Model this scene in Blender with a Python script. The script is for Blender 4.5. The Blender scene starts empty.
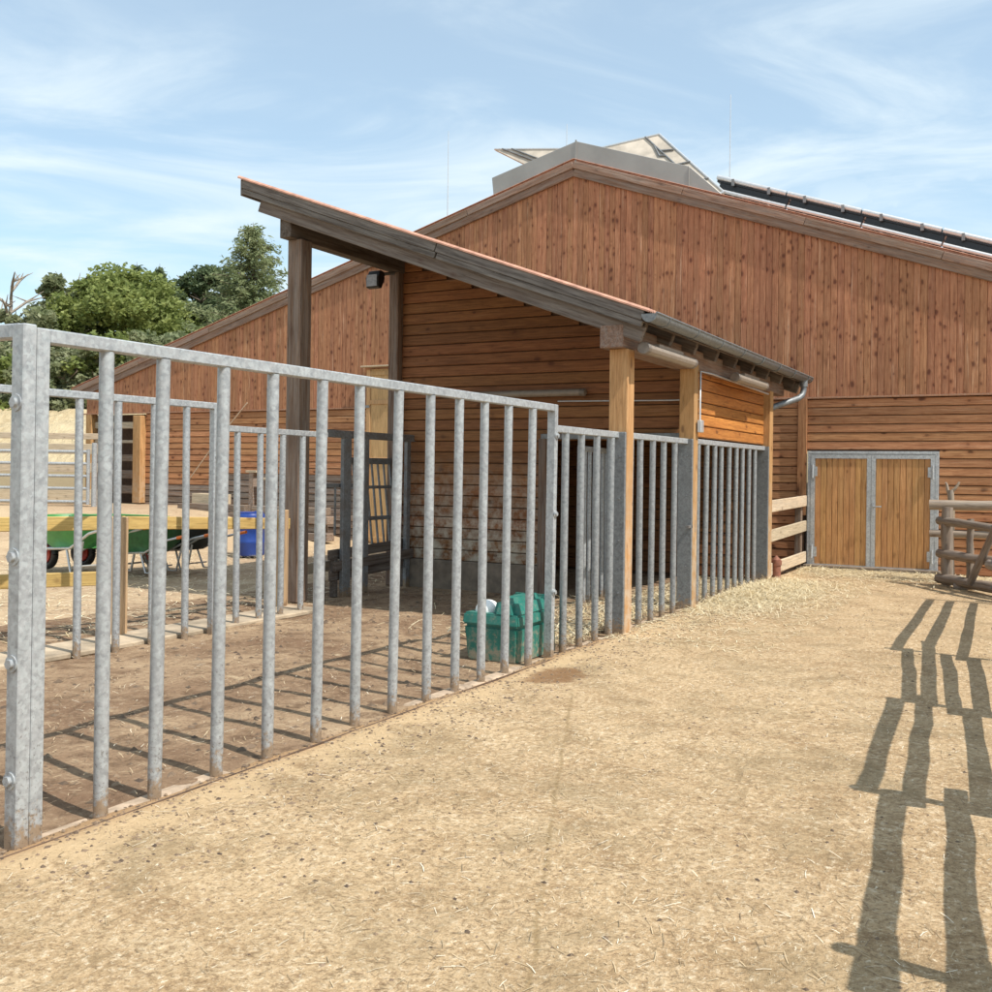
import bpy, bmesh, math, random
from mathutils import Vector, Matrix, noise
random.seed(7)
S = bpy.context.scene
COL = S.collection
rad = math.radians

# ------------------------------------------------------------------ camera, sky, sun, exposure
cam_d = bpy.data.cameras.new('camera'); cam = bpy.data.objects.new('camera', cam_d); COL.objects.link(cam)
cam.location = (0, 0, 1.55); cam.rotation_euler = (rad(90), -0.013, 0)
cam_d.sensor_width = 36; cam_d.lens = 37.0; cam_d.shift_y = -0.0252
cam_d.clip_start = 0.05; cam_d.clip_end = 2000
S.camera = cam

SUN = Vector((0.453, -0.352, 0.819)).normalized()        # towards the sun
sun_d = bpy.data.lights.new('sun', 'SUN'); sun_d.energy = 3.5; sun_d.angle = rad(0.5); sun_d.color = (1, .955, .88)
sun = bpy.data.objects.new('sun', sun_d); COL.objects.link(sun); sun.location = (20, -15, 40)
sun.rotation_euler = SUN.to_track_quat('Z', 'Y').to_euler()

W = bpy.data.worlds.new('World'); S.world = W; W.use_nodes = True
def build_world():
    nt = W.node_tree; nt.nodes.clear(); N = nt.nodes.new; L = nt.links.new
    out = N('ShaderNodeOutputWorld'); bg = N('ShaderNodeBackground'); bg.inputs[1].default_value = 0.12
    sky = N('ShaderNodeTexSky'); sky.sky_type = 'NISHITA'; sky.sun_disc = False
    sky.sun_elevation = math.asin(SUN.z); sky.sun_rotation = math.atan2(SUN.x, SUN.y)
    sky.air_density = 1.0; sky.dust_density = 1.0; sky.ozone_density = 1.0
    tc = N('ShaderNodeTexCoord'); sep = N('ShaderNodeSeparateXYZ'); L(tc.outputs['Generated'], sep.inputs[0])
    def m(op, a, b=None, c=None):
        n = N('ShaderNodeMath'); n.operation = op
        for i, v in enumerate((a, b, c)):
            if v is None: continue
            if isinstance(v, (int, float)): n.inputs[i].default_value = v
            else: L(v, n.inputs[i])
        return n.outputs[0]
    zz = m('ADD', m('MAXIMUM', sep.outputs[2], 0.0), 0.16)
    cx = m('DIVIDE', sep.outputs[0], zz); cy = m('DIVIDE', sep.outputs[1], zz)
    comb = N('ShaderNodeCombineXYZ'); L(cx, comb.inputs[0]); L(cy, comb.inputs[1])
    mp = N('ShaderNodeMapping'); L(comb.outputs[0], mp.inputs[0])
    mp.inputs['Rotation'].default_value = (0, 0, rad(-14)); mp.inputs['Scale'].default_value = (.8, 1.5, 1); mp.inputs['Location'].default_value = (5.2, 1.9, 0)
    n1 = N('ShaderNodeTexNoise'); L(mp.outputs[0], n1.inputs[0]); n1.inputs['Scale'].default_value = 1.5; n1.inputs['Detail'].default_value = 10; n1.inputs['Roughness'].default_value = .58; n1.inputs['Distortion'].default_value = .9
    r1 = N('ShaderNodeMapRange'); r1.inputs[1].default_value = .36; r1.inputs[2].default_value = .74; r1.inputs[3].default_value = .34; r1.inputs[4].default_value = .95; L(n1.outputs['Fac'], r1.inputs[0])
    r1.interpolation_type = 'SMOOTHSTEP'
    # small fair-weather cumulus, a layer low over the horizon
    n2 = N('ShaderNodeTexNoise'); mp2 = N('ShaderNodeMapping'); L(tc.outputs['Generated'], mp2.inputs[0]); mp2.inputs['Scale'].default_value = (1, 1, 1.7); mp2.inputs['Location'].default_value = (.15, .0, .31)
    L(mp2.outputs[0], n2.inputs[0]); n2.inputs['Scale'].default_value = 7.5; n2.inputs['Detail'].default_value = 6; n2.inputs['Roughness'].default_value = .5
    r2 = N('ShaderNodeMapRange'); r2.inputs[1].default_value = .53; r2.inputs[2].default_value = .66; L(n2.outputs['Fac'], r2.inputs[0]); r2.interpolation_type = 'SMOOTHSTEP'
    b1 = N('ShaderNodeMapRange'); b1.inputs[1].default_value = .32; b1.inputs[2].default_value = .24; L(sep.outputs[2], b1.inputs[0])
    cum = m('MULTIPLY', m('MULTIPLY', r2.outputs[0], b1.outputs[0]), .75)
    fac = m('MAXIMUM', r1.outputs[0], cum)
    mix = N('ShaderNodeMix'); mix.data_type = 'RGBA'; L(fac, mix.inputs[0]); tint = N('ShaderNodeMix'); tint.data_type = 'RGBA'; tint.blend_type = 'MULTIPLY'; tint.inputs[0].default_value = 1; L(sky.outputs[0], tint.inputs[6]); tint.inputs[7].default_value = (.93, 1.11, 1.08, 1); L(tint.outputs[2], mix.inputs[6]); mix.inputs[7].default_value = (4.95, 5.65, 6.0, 1)
    L(mix.outputs[2], bg.inputs[0]); L(bg.outputs[0], out.inputs[0])
build_world()

S.view_settings.view_transform = 'Standard'; S.view_settings.look = 'None'; S.view_settings.gamma = 1
S.view_settings.use_curve_mapping = False; S.view_settings.exposure = 0.6
S.render.engine = 'CYCLES'; S.cycles.max_bounces = 6; S.cycles.diffuse_bounces = 3

# ------------------------------------------------------------------ site frame: u runs along the steel fence, v into the pen
P0 = Vector((-1.901, 4.16, 0)); ROT = rad(61.4)
UX = Vector((math.cos(ROT), math.sin(ROT), 0)); VX = Vector((-UX.y, UX.x, 0))
def uvw(u, v, z=0): return P0 + UX*u + VX*v + Vector((0, 0, z))

# ------------------------------------------------------------------ materials
def nodes(name):
    m = bpy.data.materials.new(name); m.use_nodes = True; nt = m.node_tree
    bs = nt.nodes['Principled BSDF']
    def N(t, **k):
        n = nt.nodes.new(t)
        for a, b in k.items(): setattr(n, a, b)
        return n
    return m, nt, bs, N, nt.links.new
def mixc(N, L, fac, a, b, mode='MIX'):
    n = N('ShaderNodeMix'); n.data_type = 'RGBA'; n.blend_type = mode
    for i, v in ((0, fac), (6, a), (7, b)):
        if isinstance(v, (int, float)): n.inputs[i].default_value = v
        elif isinstance(v, tuple): n.inputs[i].default_value = (*v[:3], 1)
        else: L(v, n.inputs[i])
    return n.outputs[2]
def rng(N, L, v, a, b, c=0, d=1, smooth=False):
    n = N('ShaderNodeMapRange'); L(v, n.inputs[0])
    if smooth: n.interpolation_type = 'SMOOTHSTEP'
    for i, x in zip((1, 2, 3, 4), (a, b, c, d)): n.inputs[i].default_value = x
    return n.outputs[0]
def tex(N, L, vec, scale, detail=4, rough=.55, dist=0, mscale=None):
    if mscale:
        mp = N('ShaderNodeMapping'); mp.inputs['Scale'].default_value = mscale; L(vec, mp.inputs[0]); vec = mp.outputs[0]
    n = N('ShaderNodeTexNoise'); L(vec, n.inputs[0]); n.inputs['Scale'].default_value = scale
    n.inputs['Detail'].default_value = detail; n.inputs['Roughness'].default_value = rough; n.inputs['Distortion'].default_value = dist
    return n.outputs['Fac']
def bump(N, L, bs, h, strength=.4, dist=.01):
    b = N('ShaderNodeBump'); b.inputs['Strength'].default_value = strength; b.inputs['Distance'].default_value = dist
    L(h, b.inputs['Height']); L(b.outputs[0], bs.inputs['Normal'])

def wood(name, light, dark, axis='X', var=.35, knots=1.0, streak=0.0, streak_col=(.62, .5, .4), grey=0.0, rough=.7, knot_col=(.07, .025, .012), dirt=0.0, spread=1.0, kscale=(4.6, 8.5), klow=.35):
    m, nt, bs, N, L = nodes(name)
    tc = N('ShaderNodeTexCoord'); oi = N('ShaderNodeObjectInfo')
    add = N('ShaderNodeVectorMath'); add.operation = 'ADD'; L(tc.outputs['Object'], add.inputs[0])
    ml = N('ShaderNodeVectorMath'); ml.operation = 'SCALE'; ml.inputs[0].default_value = (57.3, 91.7, 33.1); L(oi.outputs['Random'], ml.inputs['Scale']); L(ml.outputs[0], add.inputs[1])
    p = add.outputs[0]
    al, ac = .9, 16.
    def sc(a, c): return {'X': (a, c, c), 'Y': (c, a, c), 'Z': (c, c, a)}[axis]
    g1 = tex(N, L, p, 1.6, 7, .72, .7, sc(1.1, 22)); g2 = tex(N, L, p, 1.0, 3, .5, 0, sc(.8, 3.5))
    g3 = tex(N, L, p, 3.0, 3, .6, .3, sc(2.5, 45))
    col = mixc(N, L, rng(N, L, g1, .38, .62), dark, light)
    col = mixc(N, L, rng(N, L, g2, .35, .7, 0, .55), col, tuple(c*.62 for c in light))
    # knots
    mp = N('ShaderNodeMapping'); mp.inputs['Scale'].default_value = sc(*kscale); L(p, mp.inputs[0])
    w = N('ShaderNodeVectorMath'); w.operation = 'ADD'; L(mp.outputs[0], w.inputs[0])
    nz = N('ShaderNodeTexNoise'); L(p, nz.inputs[0]); nz.inputs['Scale'].default_value = 9
    s2 = N('ShaderNodeVectorMath'); s2.operation = 'SCALE'; L(nz.outputs['Color'], s2.inputs[0]); s2.inputs['Scale'].default_value = .35; L(s2.outputs[0], w.inputs[1])
    vo = N('ShaderNodeTexVoronoi'); vo.inputs['Scale'].default_value = 1.0; L(w.outputs[0], vo.inputs[0])
    sc_ = N('ShaderNodeSeparateColor'); L(vo.outputs['Color'], sc_.inputs[0])
    sz = N('ShaderNodeMath'); sz.operation = 'DIVIDE'; L(vo.outputs['Distance'], sz.inputs[0]); L(rng(N, L, sc_.outputs[0], klow, 1, .02, 1.25), sz.inputs[1])
    kf = rng(N, L, sz.outputs[0], .12*spread, .26*spread, .85*knots, 0)
    kh = rng(N, L, sz.outputs[0], .22*spread, .62*spread, .6*knots, 0)
    col = mixc(N, L, kh, col, dark); col = mixc(N, L, kf, col, knot_col)
    if streak:
        st = tex(N, L, p, 1.0, 5, .7, .2, sc(.9, 26)); st2 = tex(N, L, p, .5, 2, .5, 0, sc(1.0, 1.0))
        f = N('ShaderNodeMath'); f.operation = 'MULTIPLY'; L(rng(N, L, st, .57, .72, 0, streak), f.inputs[0]); L(rng(N, L, st2, .38, .62), f.inputs[1])
        col = mixc(N, L, f.outputs[0], col, streak_col)
    g4 = tex(N, L, p, 2.2, 5, .7, .5, sc(1.6, 34))
    col = mixc(N, L, rng(N, L, g4, .50, .36, 0, .6), col, tuple(c*.45 for c in dark))
    if grey:
        gn = tex(N, L, p, 2.0, 6, .7, .3, sc(.9, 18))
        col = mixc(N, L, rng(N, L, gn, .38, .66, 0, grey), col, (.33, .30, .27))
    if dirt:
        geo = N('ShaderNodeNewGeometry'); sp = N('ShaderNodeSeparateXYZ'); L(geo.outputs['Position'], sp.inputs[0])
        dn = tex(N, L, geo.outputs['Position'], 7, 6, .7)
        md = N('ShaderNodeMath'); md.operation = 'MULTIPLY'; L(rng(N, L, sp.outputs[2], .5, 1.75, 1, 0), md.inputs[0]); L(rng(N, L, dn, .40, .60, 0, dirt), md.inputs[1])
        col = mixc(N, L, md.outputs[0], col, (.52, .44, .34))
    vr = N('ShaderNodeMath'); vr.operation = 'MULTIPLY_ADD'; L(oi.outputs['Random'], vr.inputs[0]); vr.inputs[1].default_value = var; vr.inputs[2].default_value = 1 - var/2
    hs = N('ShaderNodeHueSaturation'); L(col, hs.inputs['Color']); L(vr.outputs[0], hs.inputs['Value'])
    rr = N('ShaderNodeMath'); rr.operation = 'FRACT'; r0 = N('ShaderNodeMath'); r0.operation = 'MULTIPLY'; L(oi.outputs['Random'], r0.inputs[0]); r0.inputs[1].default_value = 17.3; L(r0.outputs[0], rr.inputs[0])
    L(rng(N, L, rr.outputs[0], 0, 1, .4955, .5045), hs.inputs['Hue'])
    L(hs.outputs[0], bs.inputs['Base Color']); bs.inputs['Roughness'].default_value = rough
    bs.inputs['Specular IOR Level'].default_value = .25
    bump(N, L, bs, g3, .35, .004)
    return m

def steel(name, base=.5, rough=.5, metal=.35, dirt=True, rust=0.0, splat=.5):
    m, nt, bs, N, L = nodes(name)
    geo = N('ShaderNodeNewGeometry'); pos = geo.outputs['Position']
    vo = N('ShaderNodeTexVoronoi'); vo.inputs['Scale'].default_value = 60; L(pos, vo.inputs[0])
    n1 = tex(N, L, pos, 26, 6, .7); n2 = tex(N, L, pos, 3, 4, .6)
    a = mixc(N, L, rng(N, L, n1, .36, .64), (base*.72, base*.75, base*.79), (base*1.15, base*1.17, base*1.19))
    sp = N('ShaderNodeSeparateColor'); L(vo.outputs['Color'], sp.inputs[0])
    a = mixc(N, L, rng(N, L, sp.outputs[0], .3, 1, 0, .5), a, (base*1.4, base*1.51, base*1.53))
    a = mixc(N, L, rng(N, L, n2, .45, .7, 0, .3), a, (base*.7, base*.71, base*.73))
    if rust: a = mixc(N, L, rng(N, L, tex(N, L, pos, 6, 6, .7), .45, .65, 0, rust), a, (.16, .09, .05))
    if dirt:
        z = N('ShaderNodeSeparateXYZ'); L(pos, z.inputs[0])
        d1 = tex(N, L, pos, 30, 5, .7); d2 = tex(N, L, pos, 70, 3, .6)
        mm = N('ShaderNodeMath'); mm.operation = 'ADD'; L(rng(N, L, z.outputs[2], .0, .24, .30, -.14), mm.inputs[0]); L(d1, mm.inputs[1])
        a = mixc(N, L, rng(N, L, mm.outputs[0], .56, .72, 0, .85), a, (.30, .20, .115))
        m2 = N('ShaderNodeMath'); m2.operation = 'ADD'; L(rng(N, L, z.outputs[2], .1, 1.0, .09, -.06), m2.inputs[0]); L(d2, m2.inputs[1])
        a = mixc(N, L, rng(N, L, m2.outputs[0], .665, .70, 0, splat), a, (.09, .065, .045))
    L(a, bs.inputs['Base Color']); bs.inputs['Metallic'].default_value = metal
    L(rng(N, L, n1, .3, .7, rough-.1, rough+.15), bs.inputs['Roughness'])
    bump(N, L, bs, n1, .12, .003)
    return m

def plain(name, col, rough=.6, metal=0, var=.25, scale=20, bmp=.1):
    m, nt, bs, N, L = nodes(name)
    tc = N('ShaderNodeTexCoord')
    n = tex(N, L, tc.outputs['Object'], scale, 5, .6)
    c = mixc(N, L, rng(N, L, n, .3, .7), tuple(x*(1-var) for x in col), tuple(min(1, x*(1+var)) for x in col))
    L(c, bs.inputs['Base Color']); bs.inputs['Roughness'].default_value = rough; bs.inputs['Metallic'].default_value = metal
    bump(N, L, bs, n, bmp, .004)
    return m

def leafmat(name, cols, trans=.25):
    m, nt, bs, N, L = nodes(name)
    geo = N('ShaderNodeNewGeometry'); tc = N('ShaderNodeTexCoord')
    c = mixc(N, L, geo.outputs['Random Per Island'], cols[0], cols[1])
    c = mixc(N, L, rng(N, L, tex(N, L, tc.outputs['Object'], .9, 3), .4, .65), c, cols[2])
    L(c, bs.inputs['Base Color']); bs.inputs['Roughness'].default_value = .6; bs.inputs['Specular IOR Level'].default_value = .3
    tr = N('ShaderNodeBsdfTranslucent'); L(c, tr.inputs[0]); ms = N('ShaderNodeMixShader'); ms.inputs[0].default_value = trans
    L(bs.outputs[0], ms.inputs[1]); L(tr.outputs[0], ms.inputs[2]); L(ms.outputs[0], nt.nodes['Material Output'].inputs[0])
    return m

M = {}
M['gable'] = wood('gable_board_wood', (.52, .255, .135), (.315, .132, .065), var=.24, streak=.9, knots=1.0, streak_col=(.74, .49, .33), spread=1.25, knot_col=(.11, .035, .02), kscale=(6.5, 10.5), klow=.05)
M['lower'] = wood('lower_board_wood', (.58, .29, .14), (.36, .15, .066), var=.26, streak=.5, knots=1.0, streak_col=(.7, .47, .3), spread=1.0)
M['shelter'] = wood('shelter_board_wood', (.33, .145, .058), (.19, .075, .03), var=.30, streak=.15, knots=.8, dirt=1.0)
M['side'] = wood('side_board_wood', (.60, .24, .06), (.38, .13, .032), var=.25, knots=.8)
M['trim'] = wood('trim_wood', (.50, .235, .12), (.33, .14, .07), var=.15, knots=.7, grey=.45)
M['barge'] = wood('weathered_barge_wood', (.34, .20, .13), (.15, .08, .05), var=.25, grey=.5, knots=.7, streak=.5, streak_col=(.62, .54, .46))
M['greyz'] = wood('grey_post_wood', (.24, .145, .09), (.105, .058, .036), axis='Z', var=.15, grey=.5, knots=.6)
M['dark'] = wood('dark_weathered_beam', (.12, .082, .06), (.055, .037, .027), var=.25, grey=.35, knots=.4)
M['fascia'] = wood('silvered_fascia_wood', (.15, .125, .108), (.06, .047, .039), var=.15, grey=.6, knots=.5, streak=.7, streak_col=(.40, .38, .36))
M['fascia2'] = wood('brown_grey_fascia_wood', (.20, .155, .125), (.11, .08, .062), var=.15, grey=.6, knots=.5)
M['pinez'] = wood('pine_post_wood', (.60, .35, .16), (.42, .215, .085), axis='Z', var=.1, knots=.7, dirt=.6)
M['door'] = wood('door_board_wood', (.66, .36, .155), (.47, .225, .085), var=.14, streak=.45, knots=.55, streak_col=(.8, .58, .36))
M['pale'] = wood('pale_board_wood', (.70, .57, .40), (.50, .38, .25), var=.2, knots=.6, grey=.3)
M['yellow'] = wood('yellow_rail_wood', (.66, .46, .17), (.47, .30, .10), var=.15, knots=.7)
M['log'] = wood('weathered_log_wood', (.30, .215, .15), (.12, .08, .055), var=.3, grey=.6, knots=.6)
M['paledoor'] = wood('pale_orange_door', (.72, .46, .23), (.52, .30, .13), axis='Z', var=.1, knots=.5)
M['stack'] = wood('old_sleeper_wood', (.30, .19, .12), (.12, .075, .05), var=.45, grey=.7, knots=.5)
M['steel'] = steel('galvanised_steel', .37, .42, .22)
M['steelbar'] = steel('galvanised_bar_steel', .36, .40, .25)
M['steeldark'] = steel('dull_dark_steel', .22, .55, .4, rust=.35)
M['sheet'] = plain('zinc_sheet', (.33, .32, .30), .5, .3, .10, 1.5, .03)
M['plate'] = steel('shaded_plate_steel', .19, .5, .3)  # darker steel copy: shade on the plate faces put into the base colour
M['steelshade'] = steel('shaded_galvanised_steel', .27, .40, .3, splat=.7)  # darker copy of the bar steel, shaded sides painted into its base; heavier splats
M['gutter'] = steel('zinc_gutter', .20, .5, .5, dirt=False)
M['doorsteel'] = steel('door_frame_steel', .46, .45, .3, dirt=False)
M['tile'] = plain('terracotta_roofing', (.50, .26, .18), .7, var=.3, scale=9)
M['black'] = plain('black_plastic', (.015, .015, .017), .45)
M['collector'] = plain('dark_collector_glass', (.012, .013, .016), .35, var=.3)
M['alu'] = plain('aluminium', (.62, .62, .62), .4, .6, .1)
M['panelback'] = plain('dusty_panel_back', (.50, .43, .35), .75, var=.3, scale=2.2)
M['lamp'] = plain('lamp_housing', (.27, .22, .175), .45, var=.15)
M['concrete'] = plain('plinth_concrete', (.20, .155, .115), .9, var=.35, scale=6, bmp=.4)
M['kerb'] = plain('kerb_concrete', (.42, .31, .215), .9, var=.5, scale=9, bmp=.6)
M['teal'] = plain('teal_plastic', (.010, .16, .125), .42, var=.22, scale=5)
def tealmat():
    m, nt, bs, N, L = nodes('dusty_teal_plastic')
    tc = N('ShaderNodeTexCoord'); p = tc.outputs['Object']; sp = N('ShaderNodeSeparateXYZ'); L(p, sp.inputs[0])
    n = tex(N, L, p, 6, 5, .6); d = tex(N, L, p, 16, 6, .75); f = tex(N, L, p, 60, 3, .6)
    c = mixc(N, L, rng(N, L, n, .3, .7), (.010, .13, .10), (.02, .19, .15))
    c = mixc(N, L, rng(N, L, d, .45, .75, 0, .5), c, (.20, .24, .20))
    a = N('ShaderNodeMath'); a.operation = 'ADD'; L(rng(N, L, sp.outputs[2], 0, .3, .18, -.06), a.inputs[0]); L(d, a.inputs[1])
    c = mixc(N, L, rng(N, L, a.outputs[0], .52, .70, 0, .8), c, (.33, .26, .18))
    c = mixc(N, L, rng(N, L, f, .66, .72, 0, .8), c, (.30, .22, .15))
    L(c, bs.inputs['Base Color']); L(rng(N, L, d, .3, .7, .35, .7), bs.inputs['Roughness']); bump(N, L, bs, d, .1, .004); return m
M['teal'] = tealmat()
M['white'] = plain('white_plastic', (.82, .82, .80), .4, var=.04)
M['green'] = plain('green_tray_steel', (.055, .25, .06), .45, var=.2, scale=6)
M['blacktray'] = plain('black_tray', (.02, .024, .022), .5, var=.3)
M['orange'] = plain('orange_grip', (.85, .19, .03), .5)
M['red'] = plain('red_rim', (.45, .05, .03), .5)
M['blue'] = plain('blue_drum_plastic', (.02, .06, .28), .4, var=.25, scale=4)
M['blueg'] = plain('faded_blue_plastic', (.22, .28, .45), .5)
M['rustpipe'] = plain('rusty_pipe', (.23, .09, .055), .75, var=.4)
M['bark'] = plain('bark', (.16, .12, .09), .9, var=.45, scale=5, bmp=.6)
M['palebark'] = plain('bare_branch_bark', (.30, .25, .20), .9, var=.3, scale=5)
M['rope'] = plain('rope', (.55, .42, .30), .8)
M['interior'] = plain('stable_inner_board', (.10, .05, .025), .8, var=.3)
M['leaf1'] = leafmat('linden_leaf', ((.22, .26, .075), (.38, .42, .14), (.19, .24, .07)), .45)
M['leaf2'] = leafmat('oak_leaf', ((.11, .15, .075), (.18, .22, .105), (.10, .14, .065)), .4)
M['leaf3'] = leafmat('shrub_leaf', ((.25, .27, .145), (.40, .41, .25), (.20, .24, .115)), .45)
M['needle'] = leafmat('larch_needle', ((.21, .25, .12), (.36, .38, .20), (.18, .22, .10)), .4)
M['cornerz'] = wood('corner_trim_wood', (.50, .25, .12), (.32, .135, .06), axis='Z', var=.1)
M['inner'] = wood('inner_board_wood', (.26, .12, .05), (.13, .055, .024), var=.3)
M['pole'] = wood('bleached_pole_wood', (.46, .36, .26), (.24, .17, .115), var=.2, knots=.8, grey=.5)
M['straw'] = None

def strawmat():
    m, nt, bs, N, L = nodes('straw')
    geo = N('ShaderNodeNewGeometry')
    c = mixc(N, L, geo.outputs['Random Per Island'], (.54, .40, .20), (.90, .80, .57))
    L(c, bs.inputs['Base Color']); bs.inputs['Roughness'].default_value = .55
    return m
M['straw'] = strawmat()

def strawmat2():
    m, nt, bs, N, L = nodes('trodden_straw')
    geo = N('ShaderNodeNewGeometry'); rp = geo.outputs['Random Per Island']
    c = mixc(N, L, rng(N, L, rp, 0, .75), (.16, .105, .055), (.60, .46, .28)); c = mixc(N, L, rng(N, L, rp, .80, .98), c, (.88, .80, .64))
    L(c, bs.inputs['Base Color']); bs.inputs['Roughness'].default_value = .6
    return m
def clodmat():
    m, nt, bs, N, L = nodes('dirt_clod')
    geo = N('ShaderNodeNewGeometry')
    c = mixc(N, L, geo.outputs['Random Per Island'], (.075, .05, .034), (.26, .18, .115))
    L(c, bs.inputs['Base Color']); bs.inputs['Roughness'].default_value = .95
    return m
M['clod'] = clodmat(); M['litter'] = strawmat2()

def yardmat():
    m, nt, bs, N, L = nodes('sandy_yard')
    tc = N('ShaderNodeTexCoord'); p = tc.outputs['Object']
    big = tex(N, L, p, .55, 5, .6, .4); mid = tex(N, L, p, 3.2, 6, .68, .5, (1, .7, 1)); fine = tex(N, L, p, 28, 6, .72); grit = tex(N, L, p, 120, 3, .6)
    c = mixc(N, L, rng(N, L, big, .35, .66), (.43, .295, .17), (.54, .39, .235))
    c = mixc(N, L, rng(N, L, mid, .44, .70, 0, .6), c, (.64, .49, .32))
    c = mixc(N, L, rng(N, L, mid, .46, .30, 0, .75), c, (.29, .19, .105))
    c = mixc(N, L, rng(N, L, fine, .48, .33, 0, .85), c, (.22, .14, .08))
    c = mixc(N, L, rng(N, L, fine, .54, .68, 0, .9), c, (.78, .66, .50))
    c = mixc(N, L, rng(N, L, grit, .58, .70, 0, .55), c, (.20, .13, .075)); c = mixc(N, L, rng(N, L, grit, .42, .32, 0, .5), c, (.76, .63, .46))
    vf = tex(N, L, p, 62, 5, .75, .8, (1, .55, 1)); c = mixc(N, L, rng(N, L, vf, .52, .62, 0, .75), c, (.20, .135, .075)); pt = tex(N, L, p, 1.4, 5, .65, .8); c = mixc(N, L, rng(N, L, pt, .50, .66, 0, .5), c, (.26, .195, .115)); fl = tex(N, L, p, 38, 4, .7, 1.5, (.5, 1.3, 1)); c = mixc(N, L, rng(N, L, fl, .62, .69, 0, .85), c, (.86, .77, .62))
    # trodden straw and muck in streaks
    st = tex(N, L, p, 5, 6, .75, 1.2, (.55, 1.6, 1)); sm = tex(N, L, p, .5, 3, .5)
    q = N('ShaderNodeMath'); q.operation = 'MULTIPLY'; L(rng(N, L, st, .52, .63, 0, .6), q.inputs[0]); L(rng(N, L, sm, .42, .6), q.inputs[1])
    c = mixc(N, L, q.outputs[0], c, (.28, .20, .115))
    # reddish dirt against the fence
    sp = N('ShaderNodeSeparateXYZ'); L(p, sp.inputs[0])
    e = N('ShaderNodeMath'); e.operation = 'ADD'; L(rng(N, L, sp.outputs[1], -.65, -.05, -.25, .30), e.inputs[0]); L(mid, e.inputs[1])
    c = mixc(N, L, rng(N, L, e.outputs[0], .50, .66, 0, .75), c, (.56, .41, .25)); c = mixc(N, L, rng(N, L, sp.outputs[1], -.16, -.04, 0, .75), c, (.36, .215, .115))
    ds = N('ShaderNodeVectorMath'); ds.operation = 'DISTANCE'; mps = N('ShaderNodeMapping'); mps.inputs['Scale'].default_value = (.75, 1.3, 0); L(p, mps.inputs[0]); L(mps.outputs[0], ds.inputs[0]); ds.inputs[1].default_value = (4.25*.75, -.38*1.3, 0)
    sa = N('ShaderNodeMath'); sa.operation = 'MULTIPLY_ADD'; L(tex(N, L, p, 5, 5, .65), sa.inputs[0]); sa.inputs[1].default_value = .8; L(ds.outputs['Value'], sa.inputs[2])
    c = mixc(N, L, rng(N, L, sa.outputs[0], .72, .55, 0, .8), c, (.20, .105, .05))
    # joint between the two slabs, filled with dirt: a line across the yard
    def line(u0, v0, u1, v1, w0, w1):
        dx, dy = u1-u0, v1-v0; l = math.hypot(dx, dy); nx, ny = -dy/l, dx/l
        d = N('ShaderNodeVectorMath'); d.operation = 'DOT_PRODUCT'; L(p, d.inputs[0]); d.inputs[1].default_value = (nx, ny, 0)
        wob = tex(N, L, p, 2.2, 4, .6)
        a = N('ShaderNodeMath'); a.operation = 'MULTIPLY_ADD'; L(wob, a.inputs[0]); a.inputs[1].default_value = .07; L(d.outputs['Value'], a.inputs[2])
        s = N('ShaderNodeMath'); s.operation = 'SUBTRACT'; L(a.outputs[0], s.inputs[0]); s.inputs[1].default_value = nx*u0+ny*v0+.035
        ab = N('ShaderNodeMath'); ab.operation = 'ABSOLUTE'; L(s.outputs[0], ab.inputs[0])
        return rng(N, L, ab.outputs[0], w0, w1, 1, 0)
    j = line(3.894, -.68, .017, -2.289, .003, .016)
    gt = N('ShaderNodeMath'); gt.operation = 'MULTIPLY'; L(j, gt.inputs[0]); L(rng(N, L, sp.outputs[0], 3.9, 3.7, 0, .55), gt.inputs[1])
    brk = N('ShaderNodeMath'); brk.operation = 'MULTIPLY'; L(gt.outputs[0], brk.inputs[0]); L(rng(N, L, mid, .35, .55, .35, 1), brk.inputs[1])
    c = mixc(N, L, brk.outputs[0], c, (.24, .165, .08))
    c = mixc(N, L, 1.0, c, (1.0, .975, .92), 'MULTIPLY')
    L(c, bs.inputs['Base Color']); bs.inputs['Roughness'].default_value = .95; bs.inputs['Specular IOR Level'].default_value = .15
    hh = N('ShaderNodeMath'); hh.operation = 'MULTIPLY_ADD'; L(fine, hh.inputs[0]); hh.inputs[1].default_value = .5; L(mid, hh.inputs[2])
    bump(N, L, bs, hh.outputs[0], .9, .04)
    return m
def penmat():
    m, nt, bs, N, L = nodes('trodden_pen_soil')
    tc = N('ShaderNodeTexCoord'); p = tc.outputs['Object']
    big = tex(N, L, p, .7, 5, .6, .6); mid = tex(N, L, p, 4, 6, .7, .4); fine = tex(N, L, p, 30, 6, .7)
    c = mixc(N, L, rng(N, L, big, .36, .62), (.21, .13, .08), (.38, .265, .165))
    c = mixc(N, L, rng(N, L, mid, .50, .36, 0, .8), c, (.13, .078, .047))
    c = mixc(N, L, rng(N, L, mid, .58, .74, 0, .6), c, (.58, .45, .29))
    c = mixc(N, L, rng(N, L, fine, .47, .34, 0, .65), c, (.14, .09, .055))
    c = mixc(N, L, rng(N, L, fine, .58, .72, 0, .55), c, (.60, .49, .33))
    L(c, bs.inputs['Base Color']); bs.inputs['Roughness'].default_value = .95; bs.inputs['Specular IOR Level'].default_value = .12
    hh = N('ShaderNodeMath'); hh.operation = 'MULTIPLY_ADD'; L(fine, hh.inputs[0]); hh.inputs[1].default_value = .5; L(mid, hh.inputs[2])
    bump(N, L, bs, hh.outputs[0], .7, .05)
    return m
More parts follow.
